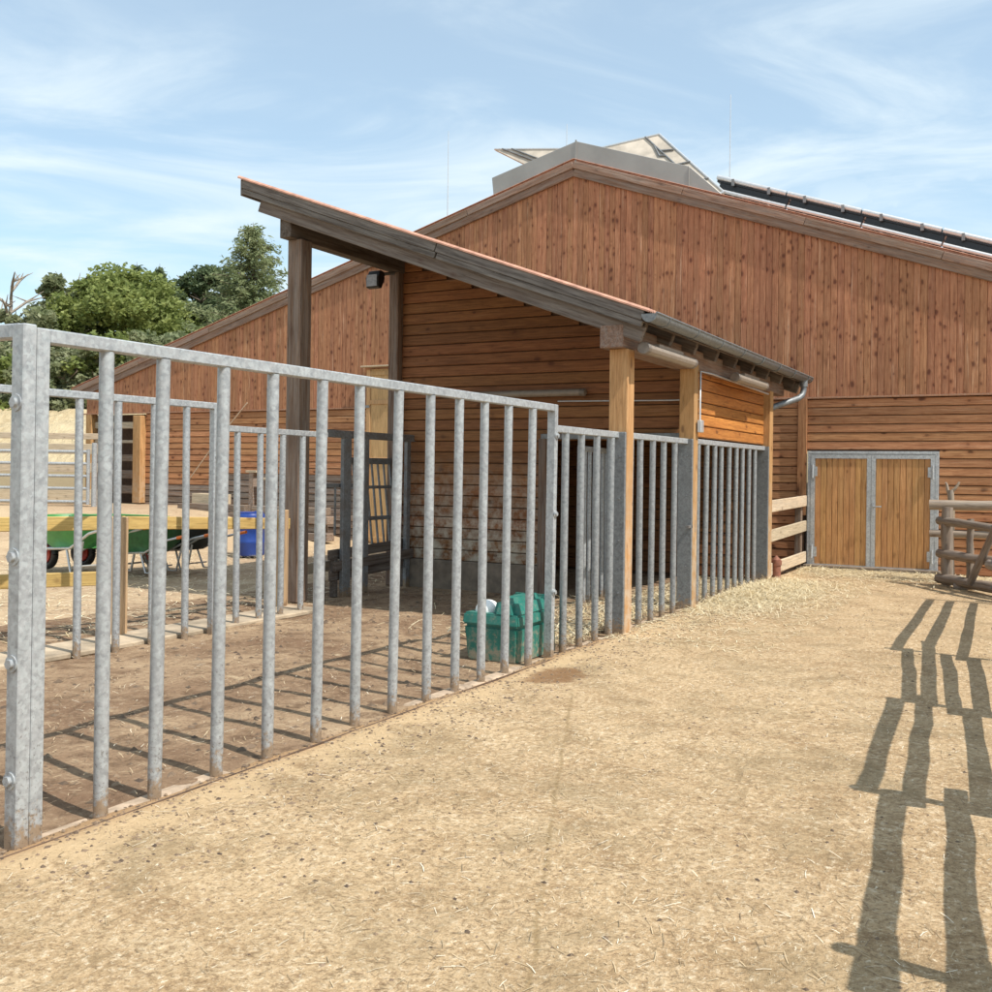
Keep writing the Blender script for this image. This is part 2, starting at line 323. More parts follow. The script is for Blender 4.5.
def terrmat():
    m, nt, bs, N, L = nodes('open_ground')
    tc = N('ShaderNodeTexCoord'); p = tc.outputs['Object']
    big = tex(N, L, p, .4, 5, .6); mid = tex(N, L, p, 3, 6, .7, .5); fine = tex(N, L, p, 20, 5, .7)
    c = mixc(N, L, rng(N, L, big, .35, .65), (.38, .26, .16), (.50, .37, .225))
    c = mixc(N, L, rng(N, L, mid, .5, .34, 0, .6), c, (.27, .18, .10))
    c = mixc(N, L, rng(N, L, fine, .55, .7, 0, .6), c, (.70, .58, .37))
    sy = N('ShaderNodeSeparateXYZ'); L(p, sy.inputs[0]); c = mixc(N, L, rng(N, L, sy.outputs[1], 24, 25.5, 0, .85), c, (.20, .15, .075))  # behind the plank fence brown shade is painted into the ground colour
    L(c, bs.inputs['Base Color']); bs.inputs['Roughness'].default_value = .95
    bump(N, L, bs, mid, .6, .08)
    return m
def fieldmat():
    m, nt, bs, N, L = nodes('ripe_wheat')
    tc = N('ShaderNodeTexCoord'); p = tc.outputs['Object']
    a = tex(N, L, p, 2.0, 6, .7, .2, (3, 1, .6)); b = tex(N, L, p, .25, 4, .6)
    c = mixc(N, L, rng(N, L, a, .3, .7), (.38, .28, .15), (.62, .50, .31))
    c = mixc(N, L, rng(N, L, b, .4, .65, 0, .5), c, (.56, .46, .29))
    L(c, bs.inputs['Base Color']); bs.inputs['Roughness'].default_value = .9
    bump(N, L, bs, a, .8, .2)
    return m
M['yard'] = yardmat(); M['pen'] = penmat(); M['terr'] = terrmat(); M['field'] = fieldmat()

# ------------------------------------------------------------------ mesh + object helpers
def link(name, me, mat=None, parent=None, loc=None, rot=None, mtx=None):
    o = bpy.data.objects.new(name, me); COL.objects.link(o)
    if parent: o.parent = parent
    if mtx is not None: o.matrix_local = mtx
    else:
        if loc is not None: o.location = loc
        if rot is not None: o.rotation_euler = rot
    if mat and me and not me.materials: me.materials.append(mat)
    return o
def tag(o, label=None, cat=None, group=None, kind=None):
    if label: o['label'] = label
    if cat: o['category'] = cat
    if group: o['group'] = group
    if kind: o['kind'] = kind
    return o
def thing(name, label, cat, loc=(0, 0, 0), rz=0, group=None):
    o = bpy.data.objects.new(name, None); COL.objects.link(o); o.empty_display_size = .2
    o.location = loc; o.rotation_euler = (0, 0, rz)
    return tag(o, label, cat, group)
class MB:
    def __init__(s): s.v = []; s.f = []; s.sm = []
    def add(s, vs, fs, smooth=False):
        b = len(s.v); s.v += [tuple(v) for v in vs]; s.f += [tuple(i+b for i in f) for f in fs]; s.sm += [smooth]*len(fs); return s
    def box(s, c, d, mtx=None):
        x, y, z = [k/2 for k in d]; vs = [Vector((c[0]+a*x, c[1]+b*y, c[2]+e*z)) for e in (-1, 1) for b in (-1, 1) for a in (-1, 1)]
        if mtx is not None: vs = [mtx @ v for v in vs]
        return s.add(vs, [(0, 2, 3, 1), (4, 5, 7, 6), (0, 1, 5, 4), (2, 6, 7, 3), (0, 4, 6, 2), (1, 3, 7, 5)])
    def cyl(s, p, q, r, r2=None, n=12, caps=True):
        return s.tube([p, q], [r, r if r2 is None else r2], n, caps)
    def tube(s, pts, rs, n=10, caps=True):
        pts = [Vector(p) for p in pts]
        if isinstance(rs, (int, float)): rs = [rs]*len(pts)
        rings = []; prev = None
        for i, p in enumerate(pts):
            t = (pts[min(i+1, len(pts)-1)]-pts[max(i-1, 0)]).normalized()
            if prev is None:
                a = Vector((0, 0, 1)) if abs(t.z) < .9 else Vector((1, 0, 0)); x = t.cross(a).normalized()
            else: x = (prev - t*prev.dot(t)).normalized()
            prev = x; y = t.cross(x)
            rings.append([p+(x*math.cos(2*math.pi*k/n)+y*math.sin(2*math.pi*k/n))*rs[i] for k in range(n)])
        vs = [v for r in rings for v in r]
        fs = [(i*n+k, i*n+(k+1) % n, (i+1)*n+(k+1) % n, (i+1)*n+k) for i in range(len(pts)-1) for k in range(n)]
        s.add(vs, fs, True)
        if caps:
            s.add(rings[0], [tuple(reversed(range(n)))]); s.add(rings[-1], [tuple(range(n))])
        return s
    def prism(s, poly, d0, d1, ax='y'):
        # poly: list of (a,b); extruded along ax from d0 to d1
        def P(a, b, d): return {'x': (d, a, b), 'y': (a, d, b), 'z': (a, b, d)}[ax]
        n = len(poly); vs = [P(a, b, d0) for a, b in poly]+[P(a, b, d1) for a, b in poly]
        s.add(vs, [tuple(range(n)), tuple(reversed(range(n, 2*n)))]+[(i, i+n, (i+1) % n+n, (i+1) % n) for i in range(n)])
        return s
    def sphere(s, c, r, n=16, m=10, zs=1):
        vs = []; fs = []
        for j in range(m+1):
            th = math.pi*j/m
            for k in range(n): ph = 2*math.pi*k/n; vs.append((c[0]+r*math.sin(th)*math.cos(ph), c[1]+r*math.sin(th)*math.sin(ph), c[2]+r*zs*math.cos(th)))
        for j in range(m):
            for k in range(n): fs.append((j*n+k, (j+1)*n+k, (j+1)*n+(k+1) % n, j*n+(k+1) % n))
        return s.add(vs, fs, True)
    def mesh(s, name, fix=True, bev=0, seg=1):
        me = bpy.data.meshes.new(name); me.from_pydata(s.v, [], s.f)
        me.polygons.foreach_set('use_smooth', s.sm)
        if fix or bev:
            bm = bmesh.new(); bm.from_mesh(me)
            if bev:
                bmesh.ops.remove_doubles(bm, verts=bm.verts, dist=1e-5)
                bmesh.ops.bevel(bm, geom=[e for e in bm.edges if len(e.link_faces) == 2 and e.calc_face_angle(0) > .5], offset=bev, segments=seg, affect='EDGES', clamp_overlap=True)
            bmesh.ops.recalc_face_normals(bm, faces=bm.faces); bm.to_mesh(me); bm.free()
        me.update(); return me
_cache = {}
def bevbox(sx, sy, sz, b=.005):
    k = ('box', round(sx, 4), round(sy, 4), round(sz, 4), b)
    if k not in _cache: _cache[k] = MB().box((0, 0, 0), (sx, sy, sz)).mesh('block', bev=b)
    return _cache[k]
def boxpart(name, c, d, mat, parent, b=.005):
    me = bevbox(*d, b)
    if me.materials and me.materials[0] != mat:
        k = ('box', *[round(x, 4) for x in d], b, mat.name)
        if k not in _cache: me = me.copy(); me.materials.clear(); me.materials.append(mat); _cache[k] = me
        me = _cache[k]
    return link(name, me, mat, parent, c)
def plank(L0, L1, w, t, ch=.006):
    """board along +X from x=0; far end slanted: length L0 at y=-w/2, L1 at y=+w/2; face at z=t with eased edges"""
    a, b = -w/2, w/2; sec = [(a, 0), (b, 0), (b, t-ch), (b-ch, t), (a+ch, t), (a, t-ch)]
    vs = [(0, y, z) for y, z in sec]+[(L0+(L1-L0)*(y-a)/w, y, z) for y, z in sec]; n = 6
    fs = [tuple(range(n)), tuple(reversed(range(n, 2*n)))]+[(i, i+n, (i+1) % n+n, (i+1) % n) for i in range(n)]
    me = bpy.data.meshes.new('plank'); me.from_pydata(vs, [], [tuple(reversed(f)) for f in fs]); me.update(); return me
def frame(X, Z, o):
    X = Vector(X).normalized(); Z = Vector(Z).normalized(); Y = Z.cross(X)
    return Matrix(((X.x, Y.x, Z.x, o[0]), (X.y, Y.y, Z.y, o[1]), (X.z, Y.z, Z.z, o[2]), (0, 0, 0, 1)))
def beam(name, p, q, w, h, mat, parent, b=.006, up=(0, 0, 1), ext=0):
    """squared timber from p to q (its axis = local X); w sideways, h along 'up'"""
    p, q = Vector(p), Vector(q); X = (q-p).normalized(); Z = (Vector(up)-X*Vector(up).dot(X)).normalized()
    L = (q-p).length; me = bevbox(round(L, 3), w, h, b)
    if me.materials and me.materials[0] != mat: me = me.copy(); me.materials.clear()
    return link(name, me, mat, parent, mtx=frame(X, Z, (p+q)/2))
def logmesh(p, q, r, taper=.9, wob=.02, seed=0, n=10, k=7):
    rr = random.Random(seed); p, q = Vector(p), Vector(q); pts = []; rs = []
    for i in range(k):
        t = i/(k-1); w = Vector((rr.uniform(-1, 1), rr.uniform(-1, 1), rr.uniform(-1, 1)))*wob*(1 if 0 < i < k-1 else .3)
        pts.append(p.lerp(q, t)+w); rs.append(r*(1+(taper-1)*t)*rr.uniform(.92, 1.08))
    return MB().tube(pts, rs, n)
def logpart(name, p, q, r, mat, parent, seed, wob=.02, taper=.9):
    p, q = Vector(p), Vector(q); L = (q-p).length
    me = logmesh((0, 0, 0), (L, 0, 0), r, taper, wob, seed).mesh('log')
    X = (q-p).normalized(); Z = Vector((0, 0, 1)) if abs(X.z) < .9 else Vector((0, -1, 0)); Z = (Z-X*Z.dot(X)).normalized()
    return link(name, me, mat, parent, mtx=frame(X, Z, p))

# ------------------------------------------------------------------ ground
def hill(x, y):
    d = (x+1.901)*VX.x+(y-4.16)*VX.y            # v
    s = lambda a, b, t: (lambda k: k*k*(3-2*k))(min(1, max(0, (t-a)/(b-a))))
    z = .68*s(16, 23, y)*s(8.5, 12.5, d)
    if y > 26: z = z + (y-26)*.148*s(0, 10, y-26) if y < 90 else z + 64*.148
    return z
def grid(name, us, vs, zf, place, mat):
    V = []; F = []
    for v in vs:
        for u in us: V.append((u, v, zf(u, v)))
    n = len(us)
    for j in range(len(vs)-1):
        for i in range(n-1): F.append((j*n+i, j*n+i+1, (j+1)*n+i+1, (j+1)*n+i))
    me = bpy.data.meshes.new(name); me.from_pydata(V, [], F); me.polygons.foreach_set('use_smooth', [True]*len(F)); me.update()
    o = link(name, me, mat); 
    if place: o.location = P0; o.rotation_euler = (0, 0, ROT)
    return o
def arange(a, b, s): n = max(1, round((b-a)/s)); return [a+(b-a)*i/n for i in range(n+1)]
def nz(u, v, f, seed=0): return noise.noise(Vector((u*f+seed, v*f-seed*.7, seed*1.3)))
xs = arange(-400, -40, 40)+arange(-36, 40, 1.3)+arange(48, 400, 44); ys = arange(-200, -20, 30)+arange(-10, 62, 1.2)+arange(70, 900, 60)
def terr(x, y):
    z = hill(x, y)-.04
    if y > 13 and y < 40: z += nz(x, y, .6, 3)*.05
    return z
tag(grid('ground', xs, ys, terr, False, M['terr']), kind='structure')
def yardz(u, v):
    z = .004+nz(u, v, .9, 5)*.009+nz(u, v, 3.1, 2)*.004+nz(u, v, 9, 8)*.0022
    if v > -.02: z -= (v+.02)*.35
    if v > -.5: z += .015*(1-abs(v+.12)/.4 if abs(v+.12) < .4 else 0)*(.5+nz(u, v, 2.2, 9))
    return z
yard = tag(grid('yard', arange(-7, 15.2, .062), arange(-11, .07, .0625), yardz, True, M['yard']), kind='structure')
def penz(u, v):
    z = -.004+nz(u, v, 1.1, 11)*.022+nz(u, v, 3.3, 4)*.013+nz(u, v, 8, 6)*.007
    return z
pen = tag(grid('pen_ground', arange(-6, 15, .075), arange(-.03, 5.2, .075), penz, True, M['pen']), kind='structure')
# low concrete edge between yard and pen, broken and half buried
kerb = thing('kerb', 'half buried broken concrete edging under the front steel fence', 'kerb', uvw(-3, .0, 0), ROT); kerb['kind'] = 'structure'
u = -3.0; kr = random.Random(3)
while u < 8.4:
    l = kr.uniform(.5, .95)
    o = link('kerb_stone', MB().box((l/2, 0, -.03), (l-.012, .13+kr.uniform(-.015, .015), .075)).mesh('kerb_stone', bev=.012), M['kerb'], kerb, (u+3, kr.uniform(.0, .012), kr.uniform(-.022, .002)), (kr.uniform(-.04, .04), 0, kr.uniform(-.008, .008)))
    u += l
link('edging_strip', MB().box((5.2, -.078, -.010), (11.6, .009, .05)).mesh('edging_strip'), plain('dirty_edging', (.11, .065, .04), .85, var=.5, scale=7), kerb)
# pale slab strip under the back fence
slab = tag(link('concrete_slab', MB().box((3.4, .38, 0), (6.6, .5, .05)).mesh('concrete_slab', bev=.012), plain('pale_slab', (.38, .30, .21), .9, var=.5, scale=3.0, bmp=.6), None, uvw(-.6, 3.15, .012), (0, 0, ROT)), kind='structure')

# ------------------------------------------------------------------ barn
UB = 14.75; VR, ZR = 4.28, 7.40
def roofz(v): return ZR-(v-VR)*.2845 if v > VR else ZR-(VR-v)*.356
barn = thing('barn', 'large brown timber barn with gable front and double doors', 'barn', uvw(UB, 0, 0), ROT)
def bl(v, z, d=0): return (d, v, z)         # local: x = behind facade, y = v
VL, VRT = 17.75, -8.5; SEAM = 2.86
# solid wall body behind the boards (both gable and lower storey)
def wallpoly(v0, v1, z0, ztop): return [(v0, z0)]+[(v1, z0), (v1, ztop(v1))]+([(VR, ztop(VR))] if v0 < VR < v1 else [])+[(v0, ztop(v0))]
gw = link('gable_wall', MB().prism(wallpoly(VRT, VL-.15, SEAM-.02, lambda v: roofz(v)-.24), .03, .16, 'x').mesh('gable_wall'), M['interior'], barn)
bw = .107; v = -5.0; br = random.Random(11)
while v < VL-.2:
    z1 = roofz(v)-.20; z2 = roofz(v+bw)-.20; w = bw-.0012
    if v < VR < v+bw: z1 = z2 = roofz(VR)-.24
    me = plank(z1-SEAM, z2-SEAM, w, .024, .0085)
    link('board', me, M['gable'], gw, mtx=frame((0, 0, 1), (-1, 0, 0), (.028+br.uniform(-.002, .002), v+bw/2, SEAM)))
    v += bw
lw = link('lower_wall', MB().prism([(VRT, 0), (-2.10, 0), (-2.10, SEAM-.03), (VRT, SEAM-.03)], .03, .16, 'x').prism([(-2.099, 1.955), (-.02, 1.955), (-.02, SEAM-.03), (-2.099, SEAM-.03)], .03, .16, 'x').prism([(-.019, 0), (15.5, 0), (15.5, SEAM-.03), (-.019, SEAM-.03)], .03, .16, 'x').mesh('lower_wall'), M['interior'], barn)
bh = .140; k = 0; z = SEAM-.045
def hboard(v0, v1, z, h, mat, par, tilt=.05, x=.028, t=.022):
    me = plank(v1-v0, v1-v0, h, t, .007); X = Vector((0, 1, 0)); Z = Vector((-1, 0, tilt)).normalized()
    return link('board', me, mat, par, mtx=frame(X, Z, (x, v0, z)))
while z > .06:
    zc = z-bh/2; h = bh-.012
    if zc > 1.99:
        hboard(-6.0, -.057, zc, h, M['lower'], lw)
    else:
        hboard(-6.0, -2.10, zc, h, M['lower'], lw)
    hboard(.10, 4.2, zc, h, M['lower'], lw); hboard(4.206, 9.0, zc, h, M['lower'], lw)
    if zc > .55: hboard(9.006, 13.0, zc, h, M['lower'] if zc > 1.35 else M['stack'], lw, x=.028 if zc > 1.35 else .02); hboard(13.006, 15.5, zc, h, M['lower'] if zc > 1.2 else M['stack'], lw)
    else: hboard(9.006, 14.2, zc, h, M['stack'], lw, .12, .01, .05)
    z -= bh
boxpart('drip_board', (-.012, 5.9, SEAM-.022), (.06, 23.6, .030), M['trim'], barn, .004)
boxpart('corner_board', (-.02, .02, SEAM/2+.42), (.05, .15, 1.95), M['cornerz'], barn, .006)
# barge boards, both slopes
for (va, vb, nm) in ((VR, VL+.25, 'l'), (VR, VRT, 'r')):
    za, zb = roofz(va), roofz(vb); up = (0, 0, 1)
    beam('barge_board', (-.028, va, za-.215), (-.028, vb, zb-.215), .045, .17, M['barge'], barn, .006)
    n = 6; 
    for i in range(n):
        t0, t1 = i/n, (i+1)/n; a = Vector((-.055, va+(vb-va)*t0, za+(zb-za)*t0-.09)); b = Vector((-.055, va+(vb-va)*t1, za+(zb-za)*t1-.09)); g = (b-a).normalized()*.004
        beam('barge_board', a+g, b-g, .05, .125, M['barge'], barn, .006)
sl = []
rf = link('roof', MB().prism([(VR, ZR+.02), (VL+.35, roofz(VL+.35)+.02), (VL+.35, roofz(VL+.35)-.10), (VR, ZR-.10), (VRT, roofz(VRT)-.10), (VRT, roofz(VRT)+.02)], -.02, 18, 'x').mesh('roof'), M['tile'], barn)
for (va, vb) in ((VR, VL+.35), (VR, VRT)):
    beam('roof_edge', (.02, va, roofz(va)+.027), (.02, vb, roofz(vb)+.027), .16, .012, M['tile'], rf, .004)
# ridge ventilator hood in sheet metal
hood = [(6.0, roofz(6.0)-.05), (6.05, 7.30), (4.25, 7.76), (2.05, 7.0), (1.35, roofz(1.35)-.02), (VR, ZR-.06)]
link('ridge_hood', MB().prism(hood, -.01, 9, 'x').mesh('ridge_hood', bev=.006), M['sheet'], rf)
# seams on the hood front
link('hood_flashing', MB().box((-.018, 0, 0), (.014, .03, .44)).mesh('hood_flashing'), M['sheet'], rf, (0, 4.25, 7.56))
a = Vector((-.014, 2.05, 6.985)); b = Vector((-.014, 2.05, 6.60)); beam('hood_flashing', a, b, .012, .02, M['sheet'], rf, .002, up=(1, 0, 0))
# double doors in steel frames
def barn_door(y0, y1, z1, handle):
    w = y1-y0
    d = thing('door', None, None, bl(y0, 0, -.03)); d.parent = barn; d.rotation_euler = (0, 0, 0)
    m_ = MB(); f = .065
    m_.box((0, w-f/2, z1/2+.02), (.05, f, z1-.04)).box((0, f/2, z1/2+.02), (.05, f, z1-.04)).box((-.001, w/2, z1-f/2-.001), (.05, w-2*f+.01, f)).box((-.001, w/2, .055), (.05, w-2*f+.01, .05))
    link('steel_frame', m_.mesh('steel_frame'), M['doorsteel'], d)
    n = 9; bwid = (w-2*f)/n
    for i in range(n):
        me = plank(z1-f-.085, z1-f-.085, bwid-.005, .022, .005)
        link('board', me, M['door'], d, mtx=frame((0, 0, 1), (-1, 0, 0), (.012, f+bwid*(i+.5), .082)))
    for zz in (.28, z1-.28):
        link('hinge', MB().cyl((-.045, 0, zz-.11), (-.045, 0, zz+.11), .016).box((-.032, .04 if handle < 0 else -.04, zz), (.012, .07, .16)).mesh('hinge'), M['doorsteel'], d, (0, w-.03 if handle > 0 else .03, 0))
    if handle < 0:
        link('handle', MB().box((-.03, 0, 1.0), (.01, .04, .22)).tube([(-.035, 0, 1.05), (-.075, 0, 1.05), (-.08, -.13, 1.055)], .011, 8).mesh('handle'), M['doorsteel'], d, (0, w-.035, 0))
    return d
link('door_frame', MB().box((-.0, -.105, .97), (.10, .05, 1.94)).box((-.0, -2.07, .97), (.10, .05, 1.94)).box((-.0, -1.0875, 1.925), (.102, 2.015, .045)).mesh('door_frame', bev=.004), M['doorsteel'], barn)
barn_door(-1.085, -.133, 1.895, 1); barn_door(-2.043, -1.09, 1.895, -1)
link('door_sill', MB().box((-.07, -1.09, .03), (.24, 2.1, .08)).mesh('door_sill', bev=.01), M['concrete'], barn)
link('lower_wall_void', MB().box((.4, -1.09, 1.0), (.02, 2.1, 2.0)).mesh('lower_wall_void'), M['black'], barn)
# tall pale door left of the shelter, with a little hood board
pd = thing('door', None, None, (-.04, 7.95, 0)); pd.parent = barn; pd['label'] = 'tall pale plywood door under a small hood'
link('panel', MB().box((0, .50, 1.83), (.05, 1.02, 3.62)).mesh('panel', bev=.005), M['paledoor'], pd)
for yy in (.06, .94): boxpart('stile', (-.035, yy, 1.83), (.02, .09, 3.6), M['paledoor'], pd, .004)
for zz in (.1, 1.75, 2.95, 3.55): boxpart('rail', (-.034, .5, zz), (.018, .79, .09), M['paledoor'], pd, .004)
boxpart('hood_board', (-.06, .5, 3.69), (.18, 1.16, .03), M['pale'], pd, .004)
link('hinge', MB().box((-.05, .97, 2.86), (.02, .12, .05)).box((-.05, .97, .7), (.02, .12, .05)).mesh('hinge'), M['steeldark'], pd)
# open bay at the left corner: orange post and loose rails in front of the dark
boxpart('corner_post', (-.05, 15.62, 1.72), (.22, .26, 2.1), M['pinez'], barn, .01)
boxpart('corner_post', (.06, 17.45, 1.4), (.2, .2, 2.9), M['pinez'], barn, .01)
link('bay_back', MB().box((.7, 16.9, 1.4), (.05, 2.9, 2.9)).mesh('bay_back'), M['interior'], barn)
link('bay_side', MB().box((.4, 15.50, 1.4), (.55, .04, 2.8)).mesh('bay_side'), M['interior'], barn)
for i, (zz, mm, h) in enumerate(((2.55, 'pale', .16), (2.15, 'pale', .07), (1.75, 'stack', .16), (1.35, 'stack', .2), (.98, 'stack', .2))):
    beam('bay_rail', (.1, 15.75, zz), (.1, 17.35, zz+.01), .05, h, M[mm], barn, .008)

# things on the barn roof -------------------------------------------------
def rod(px_v, u, ztop, lab):
    r = thing('lightning_rod', lab, 'lightning rod', uvw(u, px_v, 0), ROT, 'lightning rods on the barn roof')
    zb = roofz(px_v)
    link('mast', MB().tube([(0, 0, zb-.02), (0, 0, (zb+ztop)/2), (0, 0, ztop)], [.012, .009, .006], 8).mesh('mast'), M['alu'], r)
    link('foot', MB().box((0, 0, zb+.05), (.12, .12, .1)).mesh('foot'), M['concrete'], r)
rod(7.4, 15.3, 8.58, 'thin lightning rod on the left roof slope above the shelter')
rod(4.75, 15.4, 8.36, 'short lightning rod at the ridge beside the metal hood')
rod(1.62, 15.8, 8.55, 'tall thin lightning rod at the top end of the black collector row')
def slabpanel(name, lab, A, B, D, th, grp, strips):
    """panel with corners A, B (top edge), D below B (world points); back framed by rails"""
    A, B, D = Vector(A), Vector(B), Vector(D); X = (A-B); Y = (D-B); n = X.cross(Y).normalized()
    if n.dot(Vector((0, -1, 0))) < 0: n = -n
    t = thing(name, lab, 'solar panel', B, 0, grp)
    c = [Vector((0, 0, 0)), X, X+Y, Y]
    def loc(a, b, k): return X*a+Y*b+n*k
    m_ = MB(); q = [loc(0, 0, 0), loc(1, 0, 0), loc(1, 1, 0), loc(0, 1, 0)]; q2 = [p-n*th for p in q]
    m_.add(q+q2, [(0, 1, 2, 3), (7, 6, 5, 4), (0, 4, 5, 1), (1, 5, 6, 2), (2, 6, 7, 3), (3, 7, 4, 0)])
    link('back_sheet', m_.mesh('back_sheet'), M['panelback'], t)
    for (a0, b0, a1, b1) in ((0, 0, 1, 0), (0, 0, 0, 1), (0, 1, 1, 1)):
        link('edge_frame', MB().tube([loc(a0, b0, .004), loc(a1, b1, .004)], .022, 6).mesh('edge_frame'), M['alu'], t)
    for (a0, b0, a1, b1) in strips:
        link('mount_rail', MB().tube([loc(a0, b0, .02), loc(a1, b1, .02)], .017, 6).mesh('mount_rail'), M['steeldark'], t)
    return t
slabpanel('tilted_solar_array', 'large beige backed solar panel tilted up right of the ridge hood', uvw(16.1, 4.40, 8.02), uvw(16.3, 3.17, 8.19), uvw(15.45, 1.62, 6.66), .05, 'tilted solar panels on the ridge', ((.22, 0, .22, 1), (0, .5, .22, .5), (0, .78, .22, .78), (.22, .14, .30, .32), (.30, .32, .22, .34), (0.04, .28, .22, .25)))
slabpanel('tilted_solar_array', 'small beige backed solar panel peeking out left of the ridge hood', uvw(16.6, 7.02, 8.52), uvw(16.6, 5.1, 8.26), uvw(16.4, 4.2, 7.74), .05, 'tilted solar panels on the ridge', ((.78, 0, .66, 1), (.9, 0, .78, 1)))
co = thing('solar_collector', 'long dark collector row along the right roof slope', 'solar collector', uvw(16.2, 0, 0), ROT)
for i in range(7):
    va, vb = 1.80-i*1.28, 1.80-(i+1)*1.28+.03; za, zb = roofz(va)+.46, roofz(vb)+.46
    beam('collector', (0, va, za), (0, vb, zb), 1.1, .10, M['collector'], co, .006); beam('collector_casing', (-.5, va, za-.2), (-.5, vb, zb-.2), .06, .36, M['collector'], co, .006)
    for dx in (-.56, .56): link('edge_tube', MB().cyl((dx, va, za+.03), (dx, vb, zb+.03), .045, n=8).mesh('edge_tube'), M['alu'], co)
    link('mount_rail', MB().cyl((-.62, va, za-.22), (-.62, vb, zb-.22), .035, n=8).mesh('mount_rail'), M['alu'], co)
    for vv in (va-.3, vb+.3):
        link('clamp', MB().box((-.60, vv, roofz(vv)+.45), (.04, .05, .12)).box((-.60, vv, roofz(vv)+.12), (.04, .04, .32)).mesh('clamp'), M['steeldark'], co)

# ------------------------------------------------------------------ shelter
sh = thing('stable_shelter', 'open fronted timber stable shelter with a single pitch roof', 'shelter', uvw(0, 0, 0), ROT)
RU0, RU1, RV0, RV1 = 6.25, 13.1, -.30, 4.65; RZ = lambda v: 3.07+.371*(v+.30)
EW = 8.70
# end wall
doorv = 1.93
def ztop(v): return RZ(v)-.20
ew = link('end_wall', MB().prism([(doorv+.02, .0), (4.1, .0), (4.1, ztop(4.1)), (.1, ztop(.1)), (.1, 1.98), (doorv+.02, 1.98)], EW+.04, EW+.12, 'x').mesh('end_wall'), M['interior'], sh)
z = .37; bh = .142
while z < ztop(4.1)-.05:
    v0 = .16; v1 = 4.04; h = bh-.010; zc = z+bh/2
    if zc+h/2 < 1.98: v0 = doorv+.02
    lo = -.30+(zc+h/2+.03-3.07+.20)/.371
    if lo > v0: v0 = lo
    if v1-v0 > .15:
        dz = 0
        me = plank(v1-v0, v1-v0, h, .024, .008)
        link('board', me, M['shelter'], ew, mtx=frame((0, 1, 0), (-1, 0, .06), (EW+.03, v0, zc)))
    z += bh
link('plinth', MB().box((EW+.07, (doorv+4.1)/2, .165), (.2, 4.1-doorv, .41)).mesh('plinth', bev=.01), M['concrete'], sh)
boxpart('door_post', (EW, doorv-.03, .98), (.12, .10, 1.96), M['greyz'], sh, .006)
boxpart('door_lintel', (EW+.005, .98, 1.985), (.10, 1.9, .07), M['steeldark'], sh, .006)
# side wall above the bars, facing the yard
sw = link('side_wall', MB().box(((8.8+12.05)/2, .07, 2.40), (3.25, .08, .84)).mesh('side_wall'), M['interior'], sh)
for i in range(6):
    h = .142; L_ = 3.30
    link('board', plank(L_, L_, h-.010, .024, .008), M['side'], sw, mtx=frame((1, 0, 0), (0, -1, .06), (8.74, .03, 2.045+i*h)))
# far wall inside, back wall
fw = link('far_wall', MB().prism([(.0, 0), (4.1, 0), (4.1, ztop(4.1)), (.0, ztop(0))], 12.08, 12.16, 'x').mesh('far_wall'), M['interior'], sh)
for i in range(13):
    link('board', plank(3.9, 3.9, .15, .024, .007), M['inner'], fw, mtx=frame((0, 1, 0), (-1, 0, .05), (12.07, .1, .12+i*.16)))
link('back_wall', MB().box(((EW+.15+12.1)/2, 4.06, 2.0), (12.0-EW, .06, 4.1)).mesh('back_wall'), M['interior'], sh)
# posts
boxpart('post', (6.58, 4.06, 2.10), (.20, .20, 4.20), M['greyz'], sh, .008)
boxpart('post', (EW-.03, 4.12, 2.10), (.15, .15, 4.20), M['greyz'], sh, .008)
pz = boxpart('post', (6.49, 0, 1.37), (.18, .19, 2.74), M['pinez'], sh, .008)
boxpart('post', (8.57, .0, 1.40), (.15, .18, 2.80), M['pinez'], sh, .008)
boxpart('post', (12.13, .0, 1.38), (.18, .18, 2.76), M['pinez'], sh, .008)
boxpart('post', (12.13, 4.0, 2.05), (.18, .18, 4.1), M['greyz'], sh, .008)
# purlins
beam('purlin', (6.36, 4.10, 4.32), (12.9, 4.10, 4.32), .16, .24, M['dark'], sh)
beam('purlin', (6.31, .04, 2.85), (12.9, .04, 2.85), .24, .22, M['barge'], sh)
# roof
rfs = thing('roof', None, None, (0, 0, 0)); rfs.parent = sh
sl = Vector((0, 1, .371)).normalized()
for i in range(9):
    uu = 6.48+i*.80
    beam('rafter', (uu, RV0+.06, RZ(RV0+.06)-.165), (uu, RV1-.2, RZ(RV1-.2)-.165), .08, .17, M['dark'], rfs)
for i in range(34):
    va = RV0+i*(RV1-RV0)/34; vb = va+(RV1-RV0)/34
    beam('soffit_board', (RU0+.05, (va+vb)/2, RZ((va+vb)/2)-.066), (RU1-.05, (va+vb)/2, RZ((va+vb)/2)-.066), (vb-va)*1.066-.006, .022, M['dark'], rfs, .002, up=(0, -sl.z, sl.y))
for uu, s in ((RU0, 1), (RU1, -1)):
    for t0, t1 in ((0, .46), (.462, 1)):
        va, vb = RV0+(RV1-RV0)*t0, RV0+(RV1-RV0)*t1
        beam('fascia_board', (uu, va, RZ(va)-.052), (uu, vb, RZ(vb)-.052), .04, .095, M['fascia'], rfs, .004)
        beam('fascia_board', (uu+.006*s, va+.01, RZ(va+.01)-.138), (uu+.006*s, vb, RZ(vb)-.138), .036, .062, M['fascia'], rfs, .004)
    beam('lower_fascia_board', (uu+.085*s, RV0+.03, RZ(RV0+.03)-.232), (uu+.085*s, RV1-.2, RZ(RV1-.2)-.232), .045, .15, M['fascia2'], rfs)
beam('top_fascia_board', (RU0+.0, RV1+.021, RZ(RV1)-.09), (RU1, RV1+.021, RZ(RV1)-.09), .035, .19, M['fascia'], rfs)
